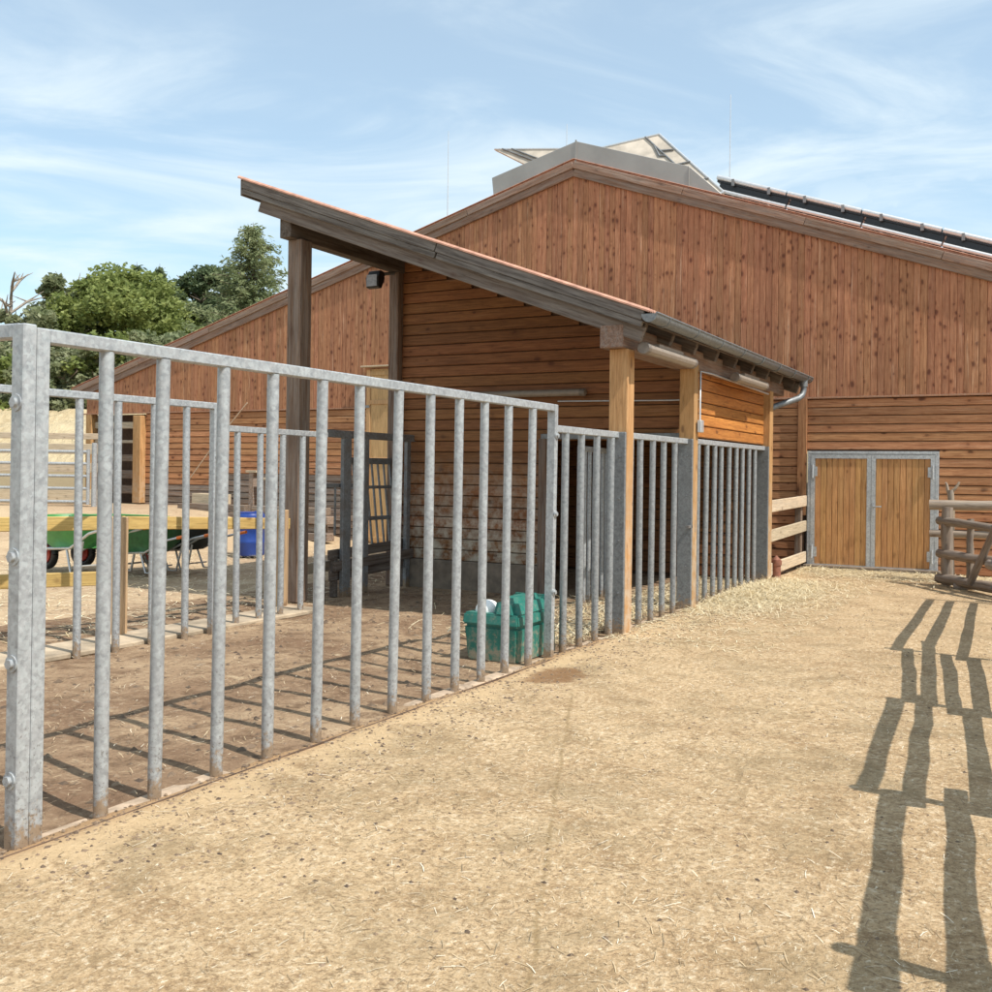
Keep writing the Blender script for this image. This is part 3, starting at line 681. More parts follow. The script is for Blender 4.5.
beam('eave_board', (RU0+.04, RV0+.03, RZ(RV0)-.075), (RU1-.04, RV0+.03, RZ(RV0)-.075), .03, .06, M['dark'], rfs)
# corrugated terracotta roofing
nC = 150; V_ = []; F_ = []
for i in range(nC*2+1):
    uu = RU0-.035+(RU1-RU0+.07)*i/(nC*2); dz = .020 if i % 2 else .0
    for vv in (RV0-.07, RV1+.05):
        V_.append((uu, vv, RZ(vv)+.012+dz)); V_.append((uu, vv, RZ(vv)-.004+dz*.9))
for i in range(nC*2):
    a = i*4; b = a+4
    F_ += [(a, b, b+2, a+2), (a+1, a+3, b+3, b+1), (a, a+1, b+1, b), (a+2, b+2, b+3, a+3)]
F_ += [(0, 2, 3, 1), (nC*8, nC*8+1, nC*8+3, nC*8+2)]
me = bpy.data.meshes.new('roof_covering'); me.from_pydata(V_, [], F_); me.update(); link('roof_covering', me, M['tile'], rfs)
# gutter (half round), brackets, downpipe
def halfpipe(u0, u1, v, z, r, t=.004, n=10):
    m_ = MB(); vs = []
    for uu in (u0, u1):
        for rr in (r, r-t):
            for k in range(n+1):
                a = math.pi+math.pi*k/n; vs.append((uu, v+rr*math.cos(a), z+rr*math.sin(a)))
    N_ = n+1; fs = []
    for k in range(n):
        fs += [(k, k+1, 2*N_+k+1, 2*N_+k), (N_+k, 3*N_+k, 3*N_+k+1, N_+k+1), (k, N_+k, N_+k+1, k+1), (2*N_+k, 2*N_+k+1, 3*N_+k+1, 3*N_+k)]
    return m_.add(vs, fs, True)
gu = link('gutter', halfpipe(6.18, 13.15, RV0-.085, 3.02, .075).mesh('gutter'), M['gutter'], sh)
link('gutter_cap', MB().prism([(RV0-.085+.078*math.cos(math.pi+math.pi*k/12), 3.02+.078*math.sin(math.pi+math.pi*k/12)) for k in range(13)], 6.175, 6.185, 'x').prism([(RV0-.085+.078*math.cos(math.pi+math.pi*k/12), 3.02+.078*math.sin(math.pi+math.pi*k/12)) for k in range(13)], 13.145, 13.155, 'x').mesh('gutter_cap'), M['gutter'], gu)
link('gutter_bead', MB().cyl((6.17, RV0-.16, 3.025), (13.15, RV0-.16, 3.025), .010, n=8).mesh('gutter_bead'), M['gutter'], gu)
for i in range(8):
    uu = 6.55+i*.9
    link('bracket', MB().tube([(uu, RV0-.085+.081*math.cos(math.pi+math.pi*k/8), 3.02+.081*math.sin(math.pi+math.pi*k/8)) for k in range(9)], .008, 6).mesh('bracket'), M['gutter'], gu)
dp = [(12.85, -.385, 2.95), (12.85, -.385, 2.82), (12.82, -.37, 2.74), (12.74, -.33, 2.69), (12.42, -.08, 2.56), (12.32, -.0, 2.51), (12.29, .02, 2.42), (12.28, .02, .35)]
link('downpipe', MB().tube(dp, .045, 12).mesh('downpipe'), M['gutter'], sh)
link('outlet', MB().cyl((12.85, -.385, 2.97), (12.85, -.385, 2.87), .058).mesh('outlet'), M['gutter'], sh)
link('conduit', MB().tube([(8.62, -.115, 2.05), (8.62, -.115, 2.72), (9.2, -.09, 2.74), (11.9, -.09, 2.70)], .012, 6).tube([(8.62, -.112, 2.40), (EW-.05, .25, 2.40), (EW-.04, 1.7, 2.42)], .009, 6).mesh('conduit'), M['alu'], sh)
link('junction_box', MB().box((8.60, -.13, 2.09), (.1, .05, .14)).mesh('junction_box', bev=.006), M['alu'], sh)

def tube_lamp(lab, c, L, rz=0, r=.07):
    t = thing('strip_lamp', lab, 'lamp', uvw(*c), ROT+rz, 'strip lamps on the shelter')
    link('cover', MB().prism([(r*math.cos(a)*.9, r*math.sin(a)*.8) for a in [math.pi*2*k/10 for k in range(10)]], -L/2+.05, L/2-.05, 'x').mesh('cover', bev=.004), M['lamp'], t)
    for s in (-1, 1): link('end_cap', MB().prism([(r*math.cos(a)*.96, r*math.sin(a)*.86) for a in [math.pi*2*k/10 for k in range(10)]], s*L/2, s*(L/2-.07), 'x').mesh('end_cap', bev=.006), plain('lamp_cap', (.18, .15, .125), .5), t)
    link('bracket', MB().box((0, -.03 if rz else 0, 0 if rz else r*.75), (L*.5, .05, .05)).mesh('bracket'), M['lamp'], t)
tube_lamp('long grey strip lamp under the eave next to the front timber post', (7.15, -.25, 2.735), 1.5)
tube_lamp('strip lamp under the eave near the downpipe corner', (10.3, -.25, 2.735), 1.45)
tube_lamp('pale strip lamp fixed across the shelter end wall above the doorway', (EW-.07, 2.13, 2.52), 1.62, rad(90), .055)
fl = thing('floodlight', 'black floodlight hanging under the high end of the shelter roof', 'floodlight', uvw(8.25, 4.17, 4.03), ROT)
link('head', MB().prism([(-.08, -.10), (.0, -.11), (.07, .02), (.06, .12), (-.02, .13), (-.09, .02)], -.10, .10, 'y').mesh('head', bev=.01), M['black'], fl)
link('glass', MB().box((-.088, 0, -.01), (.012, .16, .15)).mesh('glass'), plain('lamp_glass', (.3, .3, .32), .15), fl)
link('arm', MB().tube([(.03, 0, .05), (.18, -.03, .12), (.36, -.05, .16)], .022, 8).mesh('arm'), M['steeldark'], fl)

# ------------------------------------------------------------------ steel bar fences
barmesh = {}
def barm(L, r, mat, n=14):
    k = (round(L, 3), r, mat.name)
    if k not in barmesh:
        barmesh[k] = MB().cyl((0, 0, 0), (0, 0, L), r, n=n, caps=False).mesh('bar'); barmesh[k].materials.append(mat)
    return barmesh[k]
def bolt(par, loc, axis=(0, -1, 0), r=.022):
    a = Vector(axis)
    link('bolt', MB().cyl(Vector((0, 0, 0)), a*.006, r*1.35, n=12).cyl(a*.006, a*.02, r*.8, n=6).mesh('bolt'), M['steel'] if r > .012 else M['plate'], par, loc)
br = random.Random(5)
def steel_panel(lab, u0, u1, v, h, bars, posts, grp, rail=(.06, .06), r=.032, rz=0, zb=-.06, z0=0, mat=None, lean=0, barmat=None):
    """u0..u1 along local x; bars at u positions; posts: list of (u, width_u, width_v)"""
    mat = mat or M['steel']
    t = thing('steel_fence_panel', lab, 'fence panel', uvw(u0, v, z0), ROT+rz, grp)
    if lean: t.rotation_euler = (lean, 0, ROT+rz); t.rotation_mode = 'XYZ'
    boxpart('top_rail', ((u1-u0)/2, 0, h-rail[1]/2), (u1-u0, rail[0], rail[1]), mat, t, .006)
    for b in bars: link('bar', barm(h-rail[1]-zb, r, barmat or M['steelbar']), None, t, (b-u0, br.uniform(-.003, .003), zb), (br.uniform(-.003, .003), br.uniform(-.004, .004), br.uniform(0, 3)))
    for (pu, wu, wv) in posts: boxpart('post', (pu-u0, 0, (h+zb)/2-.002), (wu, wv, h-zb), M['plate'] if wv > .15 else mat, t, .005)
    return t
G = 'galvanised bar panels along the yard'
LEAN = 0.006
p1 = steel_panel('tall galvanised front fence panel with twelve round bars', .055, 4.90, 0, 2.11, [.375, .682, 1.085, 1.46, 1.865, 2.24, 2.633, 3.033, 3.402, 3.775, 4.15, 4.543], [(.022, .062, .075), (4.925, .055, .075)], G, lean=LEAN)
for zz in (.55, 1.2, 1.85): bolt(p1, (4.925-.055, -.038, zz))
p0 = steel_panel('galvanised side panel leaving the corner post towards the left edge', 0, 3.2, 0, 2.12, [.42+.385*i for i in range(7)], [(-.0, .075, .062)], 'side panel', rz=rad(90), lean=0)
p0.location = uvw(-.042, .0, 0); p0.rotation_euler = (0, -LEAN, ROT+rad(90))
for zz in (.28, .75, 1.18, 1.80): bolt(p0, (.003, .031, zz), (0, 1, 0), .026)
p2 = steel_panel('short bar panel between the tall panel and the front timber post', 4.965, 6.392, 0, 1.94, [5.2+.345*i for i in range(4)], [(6.375, .035, .19)], G, barmat=M['steelshade'])
for zz in (.4, .9, 1.3, 1.7): bolt(p2, (6.357-4.965, -.04, zz), (-1, 0, 0), r=.008)
p3 = steel_panel('barred gate between the two yellow timber posts', 6.60, 8.492, 0, 1.945, [7.02+.355*i for i in range(4)]+[6.72], [(8.475, .035, .17)], G, barmat=M['steelshade'])
for zz in (.5, 1.3, 1.75): bolt(p3, (8.457-6.63, -.03, zz), (-1, 0, 0), r=.008)
link('latch', MB().box((1.9, -.07, .95), (.30, .03, .03)).cyl((1.98, -.075, .88), (1.98, -.075, 1.02), .018).mesh('latch'), M['steeldark'], p3)
p4 = steel_panel('long row of bars below the orange side boards', 8.72, 12.03, 0, 1.955, [8.93+.3275*i for i in range(9)]+[8.79], [(12.01, .035, .17)], G, barmat=M['steelshade'])
for zz in (.75, 1.75): bolt(p4, (11.992-8.72, -.02, zz), (-1, 0, 0), r=.010)
pi = steel_panel('inner steel gate standing open inside the stable doorway', 7.9, 9.7, 1.05, 1.85, [8.1+.2*i for i in range(7)], [(7.9, .06, .06), (9.7, .06, .06)], 'inner gate', rz=rad(8), r=.024)
b1 = steel_panel('back pen panel with pale bars nearest the left edge', 1.3, 4.40, 3.3, 2.15, [1.75+.377*i for i in range(7)], [(4.34, .06, .07)], 'back pen panels', rz=rad(-2.0))
for zz in (.5, 1.25, 1.65): bolt(b1, (3.04, -.036, zz), r=.016)
b2 = steel_panel('low back pen panel ending at the grey timber post', 4.52, 6.30, 3.3, 1.955, [4.79+.355*i for i in range(4)], [(6.22, .06, .06)], 'back pen panels', rz=rad(4))
# dark feed frame between the high posts
ff = thing('feed_frame', 'dark steel frame with flat uprights beside the grey timber post', 'steel frame', uvw(6.75, 3.86, 0), ROT)
boxpart('top_beam', (1.05, 0, 1.97), (2.2, .06, .09), M['steeldark'], ff)
for uu, w in ((.06, .06), (.50, .16), (.90, .10), (1.84, .09), (2.12, .06)): boxpart('upright', (uu, .0, .97), (w, .05, 2.0), M['steeldark'], ff)
boxpart('cross_bar', (.45, .06, 1.35), (.9, .03, .05), M['steeldark'], ff)
for i in range(3): link('bar', MB().cyl((.12+.25*i, .06, .75), (.12+.25*i, .06, 1.33), .014).mesh('bar'), M['steeldark'], ff)
hr = thing('hay_rack', 'slatted hay rack with thin dark bars and plank trough', 'hay rack', uvw(7.75, 4.15, 0), ROT)
boxpart('top_bar', (.42, 0, 1.66), (.95, .05, .08), M['steeldark'], hr)
boxpart('bottom_bar', (.42, -.1, .92), (.95, .04, .05), M['steeldark'], hr)
boxpart('middle_bar', (.42, -.05, 1.32), (.95, .03, .04), M['steeldark'], hr)
for i in range(7): link('bar', MB().cyl((.02+.135*i, -.13, .55), (.02+.135*i, .0, 1.66), .015).mesh('bar'), M['steeldark'], hr)
for i, (zz, yy) in enumerate(((.55, -.20), (.42, -.28), (.30, -.22))): beam('plank', (-.7, yy, zz-.04), (.95, yy-.03, zz+.02), .05, .12, M['dark'], hr)
beam('plank', (-.95, .1, .33), (.1, .1, .35), .05, .13, M['pale'], hr)
boxpart('leg', (.9, -.2, .3), (.06, .08, .6), M['dark'], hr); boxpart('leg', (-.6, -.2, .25), (.06, .08, .5), M['dark'], hr)

# ------------------------------------------------------------------ water trough
tr = thing('water_trough', 'green plastic water trough with a white float cover behind the bars', 'trough', uvw(4.50, .075, -.01), ROT)
body = [(0, 0), (.62, 0), (.66, .30), (-.03, .30)]
def loft(b0, b1, z0, z1, bev=.02):
    (x0, x1, y0, y1), (a0, a1, c0, c1) = b0, b1
    m_ = MB(); m_.add([(x0, y0, z0), (x1, y0, z0), (x1, y1, z0), (x0, y1, z0), (a0, c0, z1), (a1, c0, z1), (a1, c1, z1), (a0, c1, z1)], [(0, 3, 2, 1), (4, 5, 6, 7), (0, 1, 5, 4), (1, 2, 6, 5), (2, 3, 7, 6), (3, 0, 4, 7)])
    return m_.mesh('body', bev=bev, seg=2)
link('basin', loft((.02, .58, .01, .47), (0, .62, .0, .5), 0, .30), M['teal'], tr)
link('upper_rim', loft((-.012, .632, -.012, .512), (.0, .62, .0, .5), .303, .40, .015), M['teal'], tr)
link('valve_housing', loft((-.008, .628, -.008, .25), (.05, .57, .05, .23), .36, .53, .045), M['teal'], tr)
link('back_housing', loft((.66, .74, .0, .42), (.67, .73, .02, .40), .0, .50, .02), M['teal'], tr)
link('float_cover', MB().sphere((.16, .36, .405), .105, zs=.85).mesh('float_cover'), M['white'], tr)

# ------------------------------------------------------------------ low board rails and drain stub by the barn corner
lr = thing('board_rail_fence', 'three pale weathered boards closing the gap between shelter and barn', 'fence', uvw(12.22, -.06, 0), ROT)
for zz, t in ((1.09, .01), (.655, .03), (.17, .0)): beam('rail', (.0, 0, zz-.005), (2.44, 0, zz+.02+t), .04, .175, M['pale'], lr)
boxpart('post', (2.30, .08, .6), (.12, .10, 1.2), M['greyz'], lr); boxpart('post', (.12, .08, .6), (.1, .1, 1.2), M['greyz'], lr)
st = thing('drain_pipe_stub', 'short rusty brown pipe stub at the foot of the corner post', 'pipe', uvw(12.40, -.12, 0), ROT)
link('pipe', MB().cyl((0, 0, -.05), (0, 0, .30), .065, n=16).mesh('pipe'), M['rustpipe'], st)
link('collar', MB().cyl((0, 0, .22), (0, 0, .29), .078, n=16).cyl((0, 0, .30), (0, 0, .36), .062, .01, n=12).mesh('collar'), M['rustpipe'], st)

# ------------------------------------------------------------------ rustic log fence along the yard, beside the photographer
PB = {5: (1.16, .897), 4: (1.875, 2.782), 3: (2.525, 4.496), 2: (3.477, 6.52), 1: (4.262, 8.628), 0: (6.19, 12.36), 6: (.45, -.95)}
lf = thing('log_fence', 'rustic log rail fence running along the right side of the yard', 'log fence', (1.16, .897, 0))
def lp(k, z): return Vector((PB[k][0]-1.16, PB[k][1]-.897, z))
def ext(a, b, t): return a+(b-a)*t
sd = 100
for k in (6, 5, 4, 3, 2, 1, 0):
    logpart('post', lp(k, -.1), lp(k, 1.30)+Vector((.0, 0, 0)), .032 if k in (1,) else .045, M['log'], lf, sd+k, .008, .9)
for (a, b, z0, z1, t0, t1, r) in [
    (6, 5, 1.1, 1.15, -.05, 1.08, .05), (6, 5, .72, .7, -.05, 1.05, .05), (5, 4, 1.12, 1.14, -.05, 1.1, .055), (5, 4, .70, .73, -.05, 1.1, .055),
    (4, 3, 1.155, 1.045, -.14, 1.04, .052), (4, 3, .755, .64, -.05, 1.16, .050), (4, 3, .3, .28, -.05, 1.05, .05),
    (3, 2, 1.238, 1.252, -.02, 1.02, .048), (3, 2, .91, .99, -.06, 1.12, .046), (3, 2, .485, .55, -.03, 1.02, .046),
    (2, 1, 1.125, 1.05, -.02, 1.04, .045), (2, 1, .94, .80, -.03, 1.3, .047), (2, 1, .71, .585, -.10, 1.0, .042), (2, 1, .46, .27, -.07, 1.0, .046),
    (1, 0, 1.187, 1.22, -.02, .98, .044), (1, 0, .82, .89, .03, .98, .046), (1, 0, .40, .50, -.05, .98, .042)]:
    sd += 1; A, B = lp(a, z0), lp(b, z1)
    logpart('rail', ext(A, B, t0), ext(A, B, t1), r, M['log'], lf, sd, .008, .96)
for z0, z1 in ((.62, .60), (1.14, 1.16)): link('wire', MB().tube([lp(1, z0)+Vector((-.05, .04, 0)), lp(1, z1)+Vector((.9, -.65, -.2))], .006, 5).mesh('wire'), M['steeldark'], lf)
# dark log hurdle standing beside the barn doors
lh = thing('log_hurdle', 'dark log hurdle with a diagonal brace beside the barn doors', 'log fence', (6.36, 14.45, 0))
hx = Vector((.30, -2.2, 0)); hn = hx.normalized()
for (za, zb, r, s) in ((.93, .84, .062, 1), (.46, .45, .066, 2), (.10, .12, .075, 3)): logpart('rail', hn*-.12+Vector((0, 0, za)), hx+Vector((0, 0, zb)), r, M['log'], lh, 200+s, .015)
logpart('post', (.04, -.02, -.1), (.04, -.02, 1.12), .085, M['log'], lh, 210, .012)
logpart('post', hn*.55+Vector((.05, 0, .12)), hn*.55+Vector((.05, 0, .98)), .05, M['log'], lh, 211, .01)
logpart('post', hx+Vector((0, 0, -.1)), hx+Vector((0, 0, 1.1)), .07, M['log'], lh, 212, .01)
logpart('brace', hn*.75+Vector((-.07, 0, .12)), hn*1.30+Vector((-.07, 0, .92)), .05, M['log'], lh, 213, .01)
lb = thing('log_rail_fence', 'bleached pole fence with a forked stick in front of the barn wall', 'log fence', (6.56, 14.9, 0))
wx = -VX*3.6
for za, r, s in ((1.14, .075, 1), (.72, .06, 2)): logpart('rail', VX*.20+Vector((0, 0, za)), wx+Vector((0, 0, za+.03)), r, M['pole'], lb, 220+s, .02)
logpart('post', (.14, .10, -.1), (.13, .10, 1.36), .05, M['pole'], lb, 225, .015)
logpart('fork', (.13, .10, 1.28), (.24, .05, 1.48), .03, M['pole'], lb, 226, .01, .5); logpart('fork', (.13, .10, 1.25), (.06, .1, 1.47), .03, M['pole'], lb, 227, .01, .5)
logpart('post', wx+Vector((0, .1, -.1)), wx+Vector((0, .1, 1.3)), .06, M['pole'], lb, 228, .015)
gl = tag(logpart('log', (6.35, 14.1, .03), (8.3, 12.75, .03), .05, M['log'], None, 230, .008), 'dark log lying on the ground along the foot of the hurdle', 'log')

# ------------------------------------------------------------------ yellow rail fence behind the pen
yf = thing('timber_rail_fence', 'yellow timber rail fence with pale posts behind the pen', 'fence', (-3.39, 9.2, 0))
def Yp(x, y, z): return Vector((x+3.39, y-9.2, z))
beam('rail', Yp(-5.3, 8.3, 1.03), Yp(-3.36, 9.27, 1.035), .045, .125, M['yellow'], yf); beam('rail', Yp(-3.35, 9.275, 1.035), Yp(-2.30, 11.35, .935), .045, .12, M['yellow'], yf)
beam('rail', Yp(-5.3, 8.35, .53), Yp(-3.40, 9.28, .535), .045, .125, M['yellow'], yf)
for x, y in ((-3.40, 9.2), (-5.2, 8.3), (-2.36, 11.25)): boxpart('post', Yp(x, y, .52), (.14, .12, 1.14), wood('pale_post_wood', (.66, .47, .28), (.48, .31, .17), axis='Z', var=.1), yf)
wb_ = beam('brace', Yp(-4.62, 8.95, .0), Yp(-4.42, 8.9, .98), .09, .09, M['pale'], yf)

# ------------------------------------------------------------------ wheelbarrows
def wheelbarrow(lab, loc, rz, traymat, sc=1.0):
    t = thing('wheelbarrow', lab, 'wheelbarrow', loc, rz, 'parked wheelbarrows'); t.scale = (sc, sc, sc)
    # local: wheel towards -x, handles towards +x
    m_ = MB()
    prof = [(-.45, .36, .16, .44), (.45, .36, .16, .44)]
    bx = [(-.28, -.20), (.26, -.20), (.26, .20), (-.28, .20)]; tx = [(-.58, -.36), (.52, -.32), (.52, .32), (-.58, .36)]
    mid = [(-.50, -.31), (.45, -.29), (.45, .29), (-.50, .31)]
    rings = [[(x, y, .30) for x, y in bx], [(x*1.0, y, .46) for x, y in mid], [(x, y, .66) for x, y in tx]]
    def sub(r):
        out = []
        for i in range(4):
            a = Vector(r[i]); b = Vector(r[(i+1) % 4]); out += [a.lerp(b, f) for f in (.12, .5, .88)]
        return out
    R_ = [sub(r) for r in rings]; n = 12
    vs = [v for r in R_ for v in r]; inner = [v*1.0+Vector((0, 0, .012))-Vector((v.x*.02, v.y*.02, 0)) for v in vs]
    fs = [tuple(range(n))]+[(j*n+i, j*n+(i+1) % n, (j+1)*n+(i+1) % n, (j+1)*n+i) for j in range(2) for i in range(n)]
    m_.add(vs, fs, True); o0 = len(vs)
    m_.add(inner, [tuple(reversed(f)) for f in fs], True)
    tray = link('tray', m_.mesh('tray', fix=False), traymat, t)
    link('rim', MB().tube([*R_[2], R_[2][0]], .014, 6, False).mesh('rim'), traymat, tray)
    for s in (-1, 1):
        link('frame_tube', MB().tube([(-.62, s*.05, .20), (-.40, s*.16, .27), (.20, s*.24, .31), (.62, s*.28, .50), (.88, s*.29, .56)], .017, 8).mesh('frame_tube'), M['alu'], t)
        link('handle_grip', MB().tube([(.84, s*.29, .55), (1.02, s*.29, .585)], .024, 10).mesh('handle_grip'), M['orange'], t)
        link('leg', MB().tube([(.10, s*.22, .31), (.22, s*.24, .02), (.36, s*.24, .02), (.46, s*.25, .40)], .015, 8).mesh('leg'), M['alu'], t)
    link('leg_stay', MB().tube([(.28, -.24, .10), (.28, .24, .10)], .012, 6).mesh('leg_stay'), M['alu'], t)
    w = link('wheel', MB().cyl((-.62, -.045, .19), (-.62, .045, .19), .11, n=18).mesh('wheel'), M['red'], t)
    link('tyre', MB().tube([(-.62+.15*math.cos(a), 0, .19+.15*math.sin(a)) for a in [2*math.pi*k/20 for k in range(21)]], .045, 8, False).mesh('tyre'), M['black'], w)
    link('axle', MB().cyl((-.62, -.08, .19), (-.62, .08, .19), .012, n=8).mesh('axle'), M['alu'], w)
    return t
wheelbarrow('green wheelbarrow at the left end of the row, beside the corner post', (-6.05, 14.8, 0), rad(-34), M['green'], 1.22)
wheelbarrow('green wheelbarrow second in the row, under the yellow rail', (-5.6, 15.3, 0), rad(-22), M['green'], 1.2)
wheelbarrow('dark green wheelbarrow right of the pale rail post', (-5.12, 14.95, 0), rad(-24), plain('dark_green_tray', (.03, .13, .04), .5))
wheelbarrow('black wheelbarrow with orange grips at the right end of the row', (-4.78, 15.55, 0), rad(-28), M['blacktray'])

def drum(name, lab, loc, r, h, mat, tiltm=None):
    t = thing(name, lab, 'barrel', loc)
    if tiltm: t.rotation_euler = tiltm
    k = [(0, .94), (.05, 1), (.30, 1), (.33, 1.04), (.36, 1), (.64, 1), (.67, 1.04), (.70, 1), (.95, 1), (1, .93)]
    link('body', MB().tube([(0, 0, h*a) for a, b in k], [r*b for a, b in k], 20).mesh('body'), mat, t)
    link('lid', MB().cyl((0, 0, h), (0, 0, h+.025), r*.9, n=20).cyl((r*.45, 0, h+.02), (r*.45, 0, h+.045), .04).mesh('lid'), mat, t)
    return t
drum('barrel', 'blue plastic barrel standing behind the yellow rail', (-4.36, 18.1, 0), .27, .74, M['blue'])
drum('barrel', 'small faded blue tub next to the grey timber post', (-3.70, 18.1, 0), .19, .26, M['blueg'])
# clutter against the barn: plank bench, stakes, sleepers
bn = thing('plank_bench', 'small pale plank bench against the barn wall', 'bench', uvw(14.3, 12.9, .42), ROT)
beam('seat', (0, -.45, .42), (0, .45, .43), .3, .22, M['pale'], bn); boxpart('leg', (0, -.36, .15), (.25, .06, .42), M['stack'], bn); boxpart('leg', (0, .36, .15), (.25, .06, .42), M['stack'], bn)
for i, (vv, h, lab) in enumerate(((11.5, 1.35, 'brown stake with a pale top left of the grey timber post'), (11.15, 1.2, 'second brown stake in front of the weathered sleepers'))):
    s_ = thing('stake', lab, 'stake', uvw(14.1, vv, .2), ROT); boxpart('shaft', (0, 0, h/2-.1), (.13, .13, h), M['stack'], s_); boxpart('cap', (0, 0, h-.08), (.16, .3, .05), M['pale'], s_)
sw_ = thing('sleeper_stack', 'low stack of weathered sleepers in front of the barn', 'sleepers', uvw(13.8, 9.3, .1), ROT)
for i in range(4):
    for j in range(2): beam('sleeper', (.05*i*(i % 2), j*2.15-.15+.2*(i % 2), .06+.17*i), (.03, j*2.15+1.9, .06+.17*i), .24, .16, M['stack'], sw_, .012)
rp = tag(link('rope', MB().tube([(0, 0, 0), (0, -.9, .95), (0, -1.75, 1.75)], .014, 6).mesh('rope'), M['rope'], None, uvw(14.6, 13.9, 1.25), (0, 0, ROT)), 'thin pale rope hanging diagonally on the barn boards', 'rope')

# ------------------------------------------------------------------ far yard: tubular gate and plank fence
fg = thing('tubular_gate', 'grey tubular steel gate in front of the far plank fence', 'gate', (-9.2, 23.0, .62))
for zz in (.12, .42, .70, .98, 1.25): link('rail', MB().cyl((-4.2, 0, zz), (0, 0, zz-.01), .035, n=8).mesh('rail'), M['steel'], fg)
for xx in (0, -4.2, -2.1): link('stile', MB().cyl((xx, 0, .05), (xx, 0, 1.30), .04, n=8).mesh('stile'), M['steel'], fg)
link('hinge_post', MB().cyl((.12, .05, -.3), (.12, .05, 1.45), .06).mesh('hinge_post'), M['steel'], fg)
pf = thing('plank_fence', 'far fence of pale horizontal planks below the wheat field', 'fence', (-9.4, 24.0, .6))
for zz, h in ((1.64, .14), (1.34, .24), (.90, .22), (.22, .34)): beam('plank', (-5, 0, zz), (.3, 0, zz), .04, h, M['pale'], pf)
for xx in (.2, -1.5, -3.2, -4.9): boxpart('post', (xx, .08, .8), (.12, .12, 1.8), M['pale'], pf)

# ------------------------------------------------------------------ wheat field and trees
def fieldz(x, y):
    e = min(1, max(0, (y-33)/3)); return hill(x, y)-.1+e*(.65+nz(x, y, 2.5, 21)*.2+nz(x, y, 6, 12)*.16+nz(x, y, .5, 3)*.15)
tag(grid('wheat_field', arange(-45, -10, .3), arange(33, 44.2, .25), fieldz, False, M['field']), kind='structure')

def crown_mesh(name, blobs, leaf, per, seed, flat=.5, droop=0):
    """leaf quads spread through a crown made of many small clumps"""
    r = random.Random(seed); V = []; F = []
    for (c, rad_, n) in blobs:
        for i in range(n):
            d = Vector((r.gauss(0, 1), r.gauss(0, 1), r.gauss(0, 1))).normalized()*rad_*(r.random()**.45)
            p = Vector(c)+Vector((d.x, d.y, d.z*.8))
            a = Vector((r.gauss(0, 1), r.gauss(0, 1), r.gauss(0, 1)*flat)).normalized(); b = a.cross(Vector((r.gauss(0, 1), r.gauss(0, 1), r.gauss(0, 1)))).normalized()
            s = leaf*r.uniform(.6, 1.3); k = len(V)
            V += [p-a*s, p+b*s*.55, p+a*s, p-b*s*.55]; F.append((k, k+1, k+2, k+3))
    me = bpy.data.meshes.new(name); me.from_pydata([tuple(v) for v in V], [], F); me.update(); return me
def branchy(m_, base, h, r, seed, n=9, spread=.55, low=.35, reach=.4):
    rr = random.Random(seed); pts = [Vector(base)+Vector((rr.uniform(-.1, .1)*i, rr.uniform(-.1, .1)*i, h*i/6)) for i in range(7)]
    m_.tube(pts, [r*(1-.13*i) for i in range(7)], 8); tips = []
    for i in range(n):
        t = low+(1-low)*i/n; p = pts[0].lerp(pts[-1], t); a = i*2.4+rr.random(); l = h*reach*rr.uniform(.7, 1.2)*(1.15-t*.6)
        e = p+Vector((math.cos(a)*l, math.sin(a)*l, l*rr.uniform(.4, 1.0))); mid = p.lerp(e, .5)+Vector((0, 0, l*.12))
        m_.tube([p, mid, e], [r*.45*(1-t*.5), r*.28, r*.08], 6); tips += [mid, e]
        for q in range(2):
            e2 = mid+Vector((rr.uniform(-1, 1), rr.uniform(-1, 1), rr.uniform(.2, .9)))*l*.5; m_.tube([mid, e2], [r*.2, r*.05], 5); tips.append(e2)
    return tips
def broadleaf(name, lab, x, y, h, w, mat, leaf, nclump, per, seed, low=.25, bark='bark'):
    zb = hill(x, y); t = thing(name, lab, 'tree', (x, y, zb), 0, 'trees behind the wheat field'); rr = random.Random(seed)
    m_ = MB(); tips = branchy(m_, (0, 0, -.2), h*.82, .05*h*.6, seed, 11)
    link('trunk', m_.mesh('trunk'), M[bark], t)
    bl_ = []
    for i in range(nclump):
        a = rr.uniform(0, 6.28); f = rr.random()**.5; zc = low+(1-low)*rr.random(); env = math.sin(math.pi*min(1, max(.08, (zc-low*.55)/(1.02-low*.55))))**.6
        rr_ = w/2*env*f
        bl_.append(((math.cos(a)*rr_, math.sin(a)*rr_, h*zc*.93), rr.uniform(.07, .15)*w*.8+.18, per))
    link('crown', crown_mesh('crown', bl_, leaf, per, seed), mat, t); return t
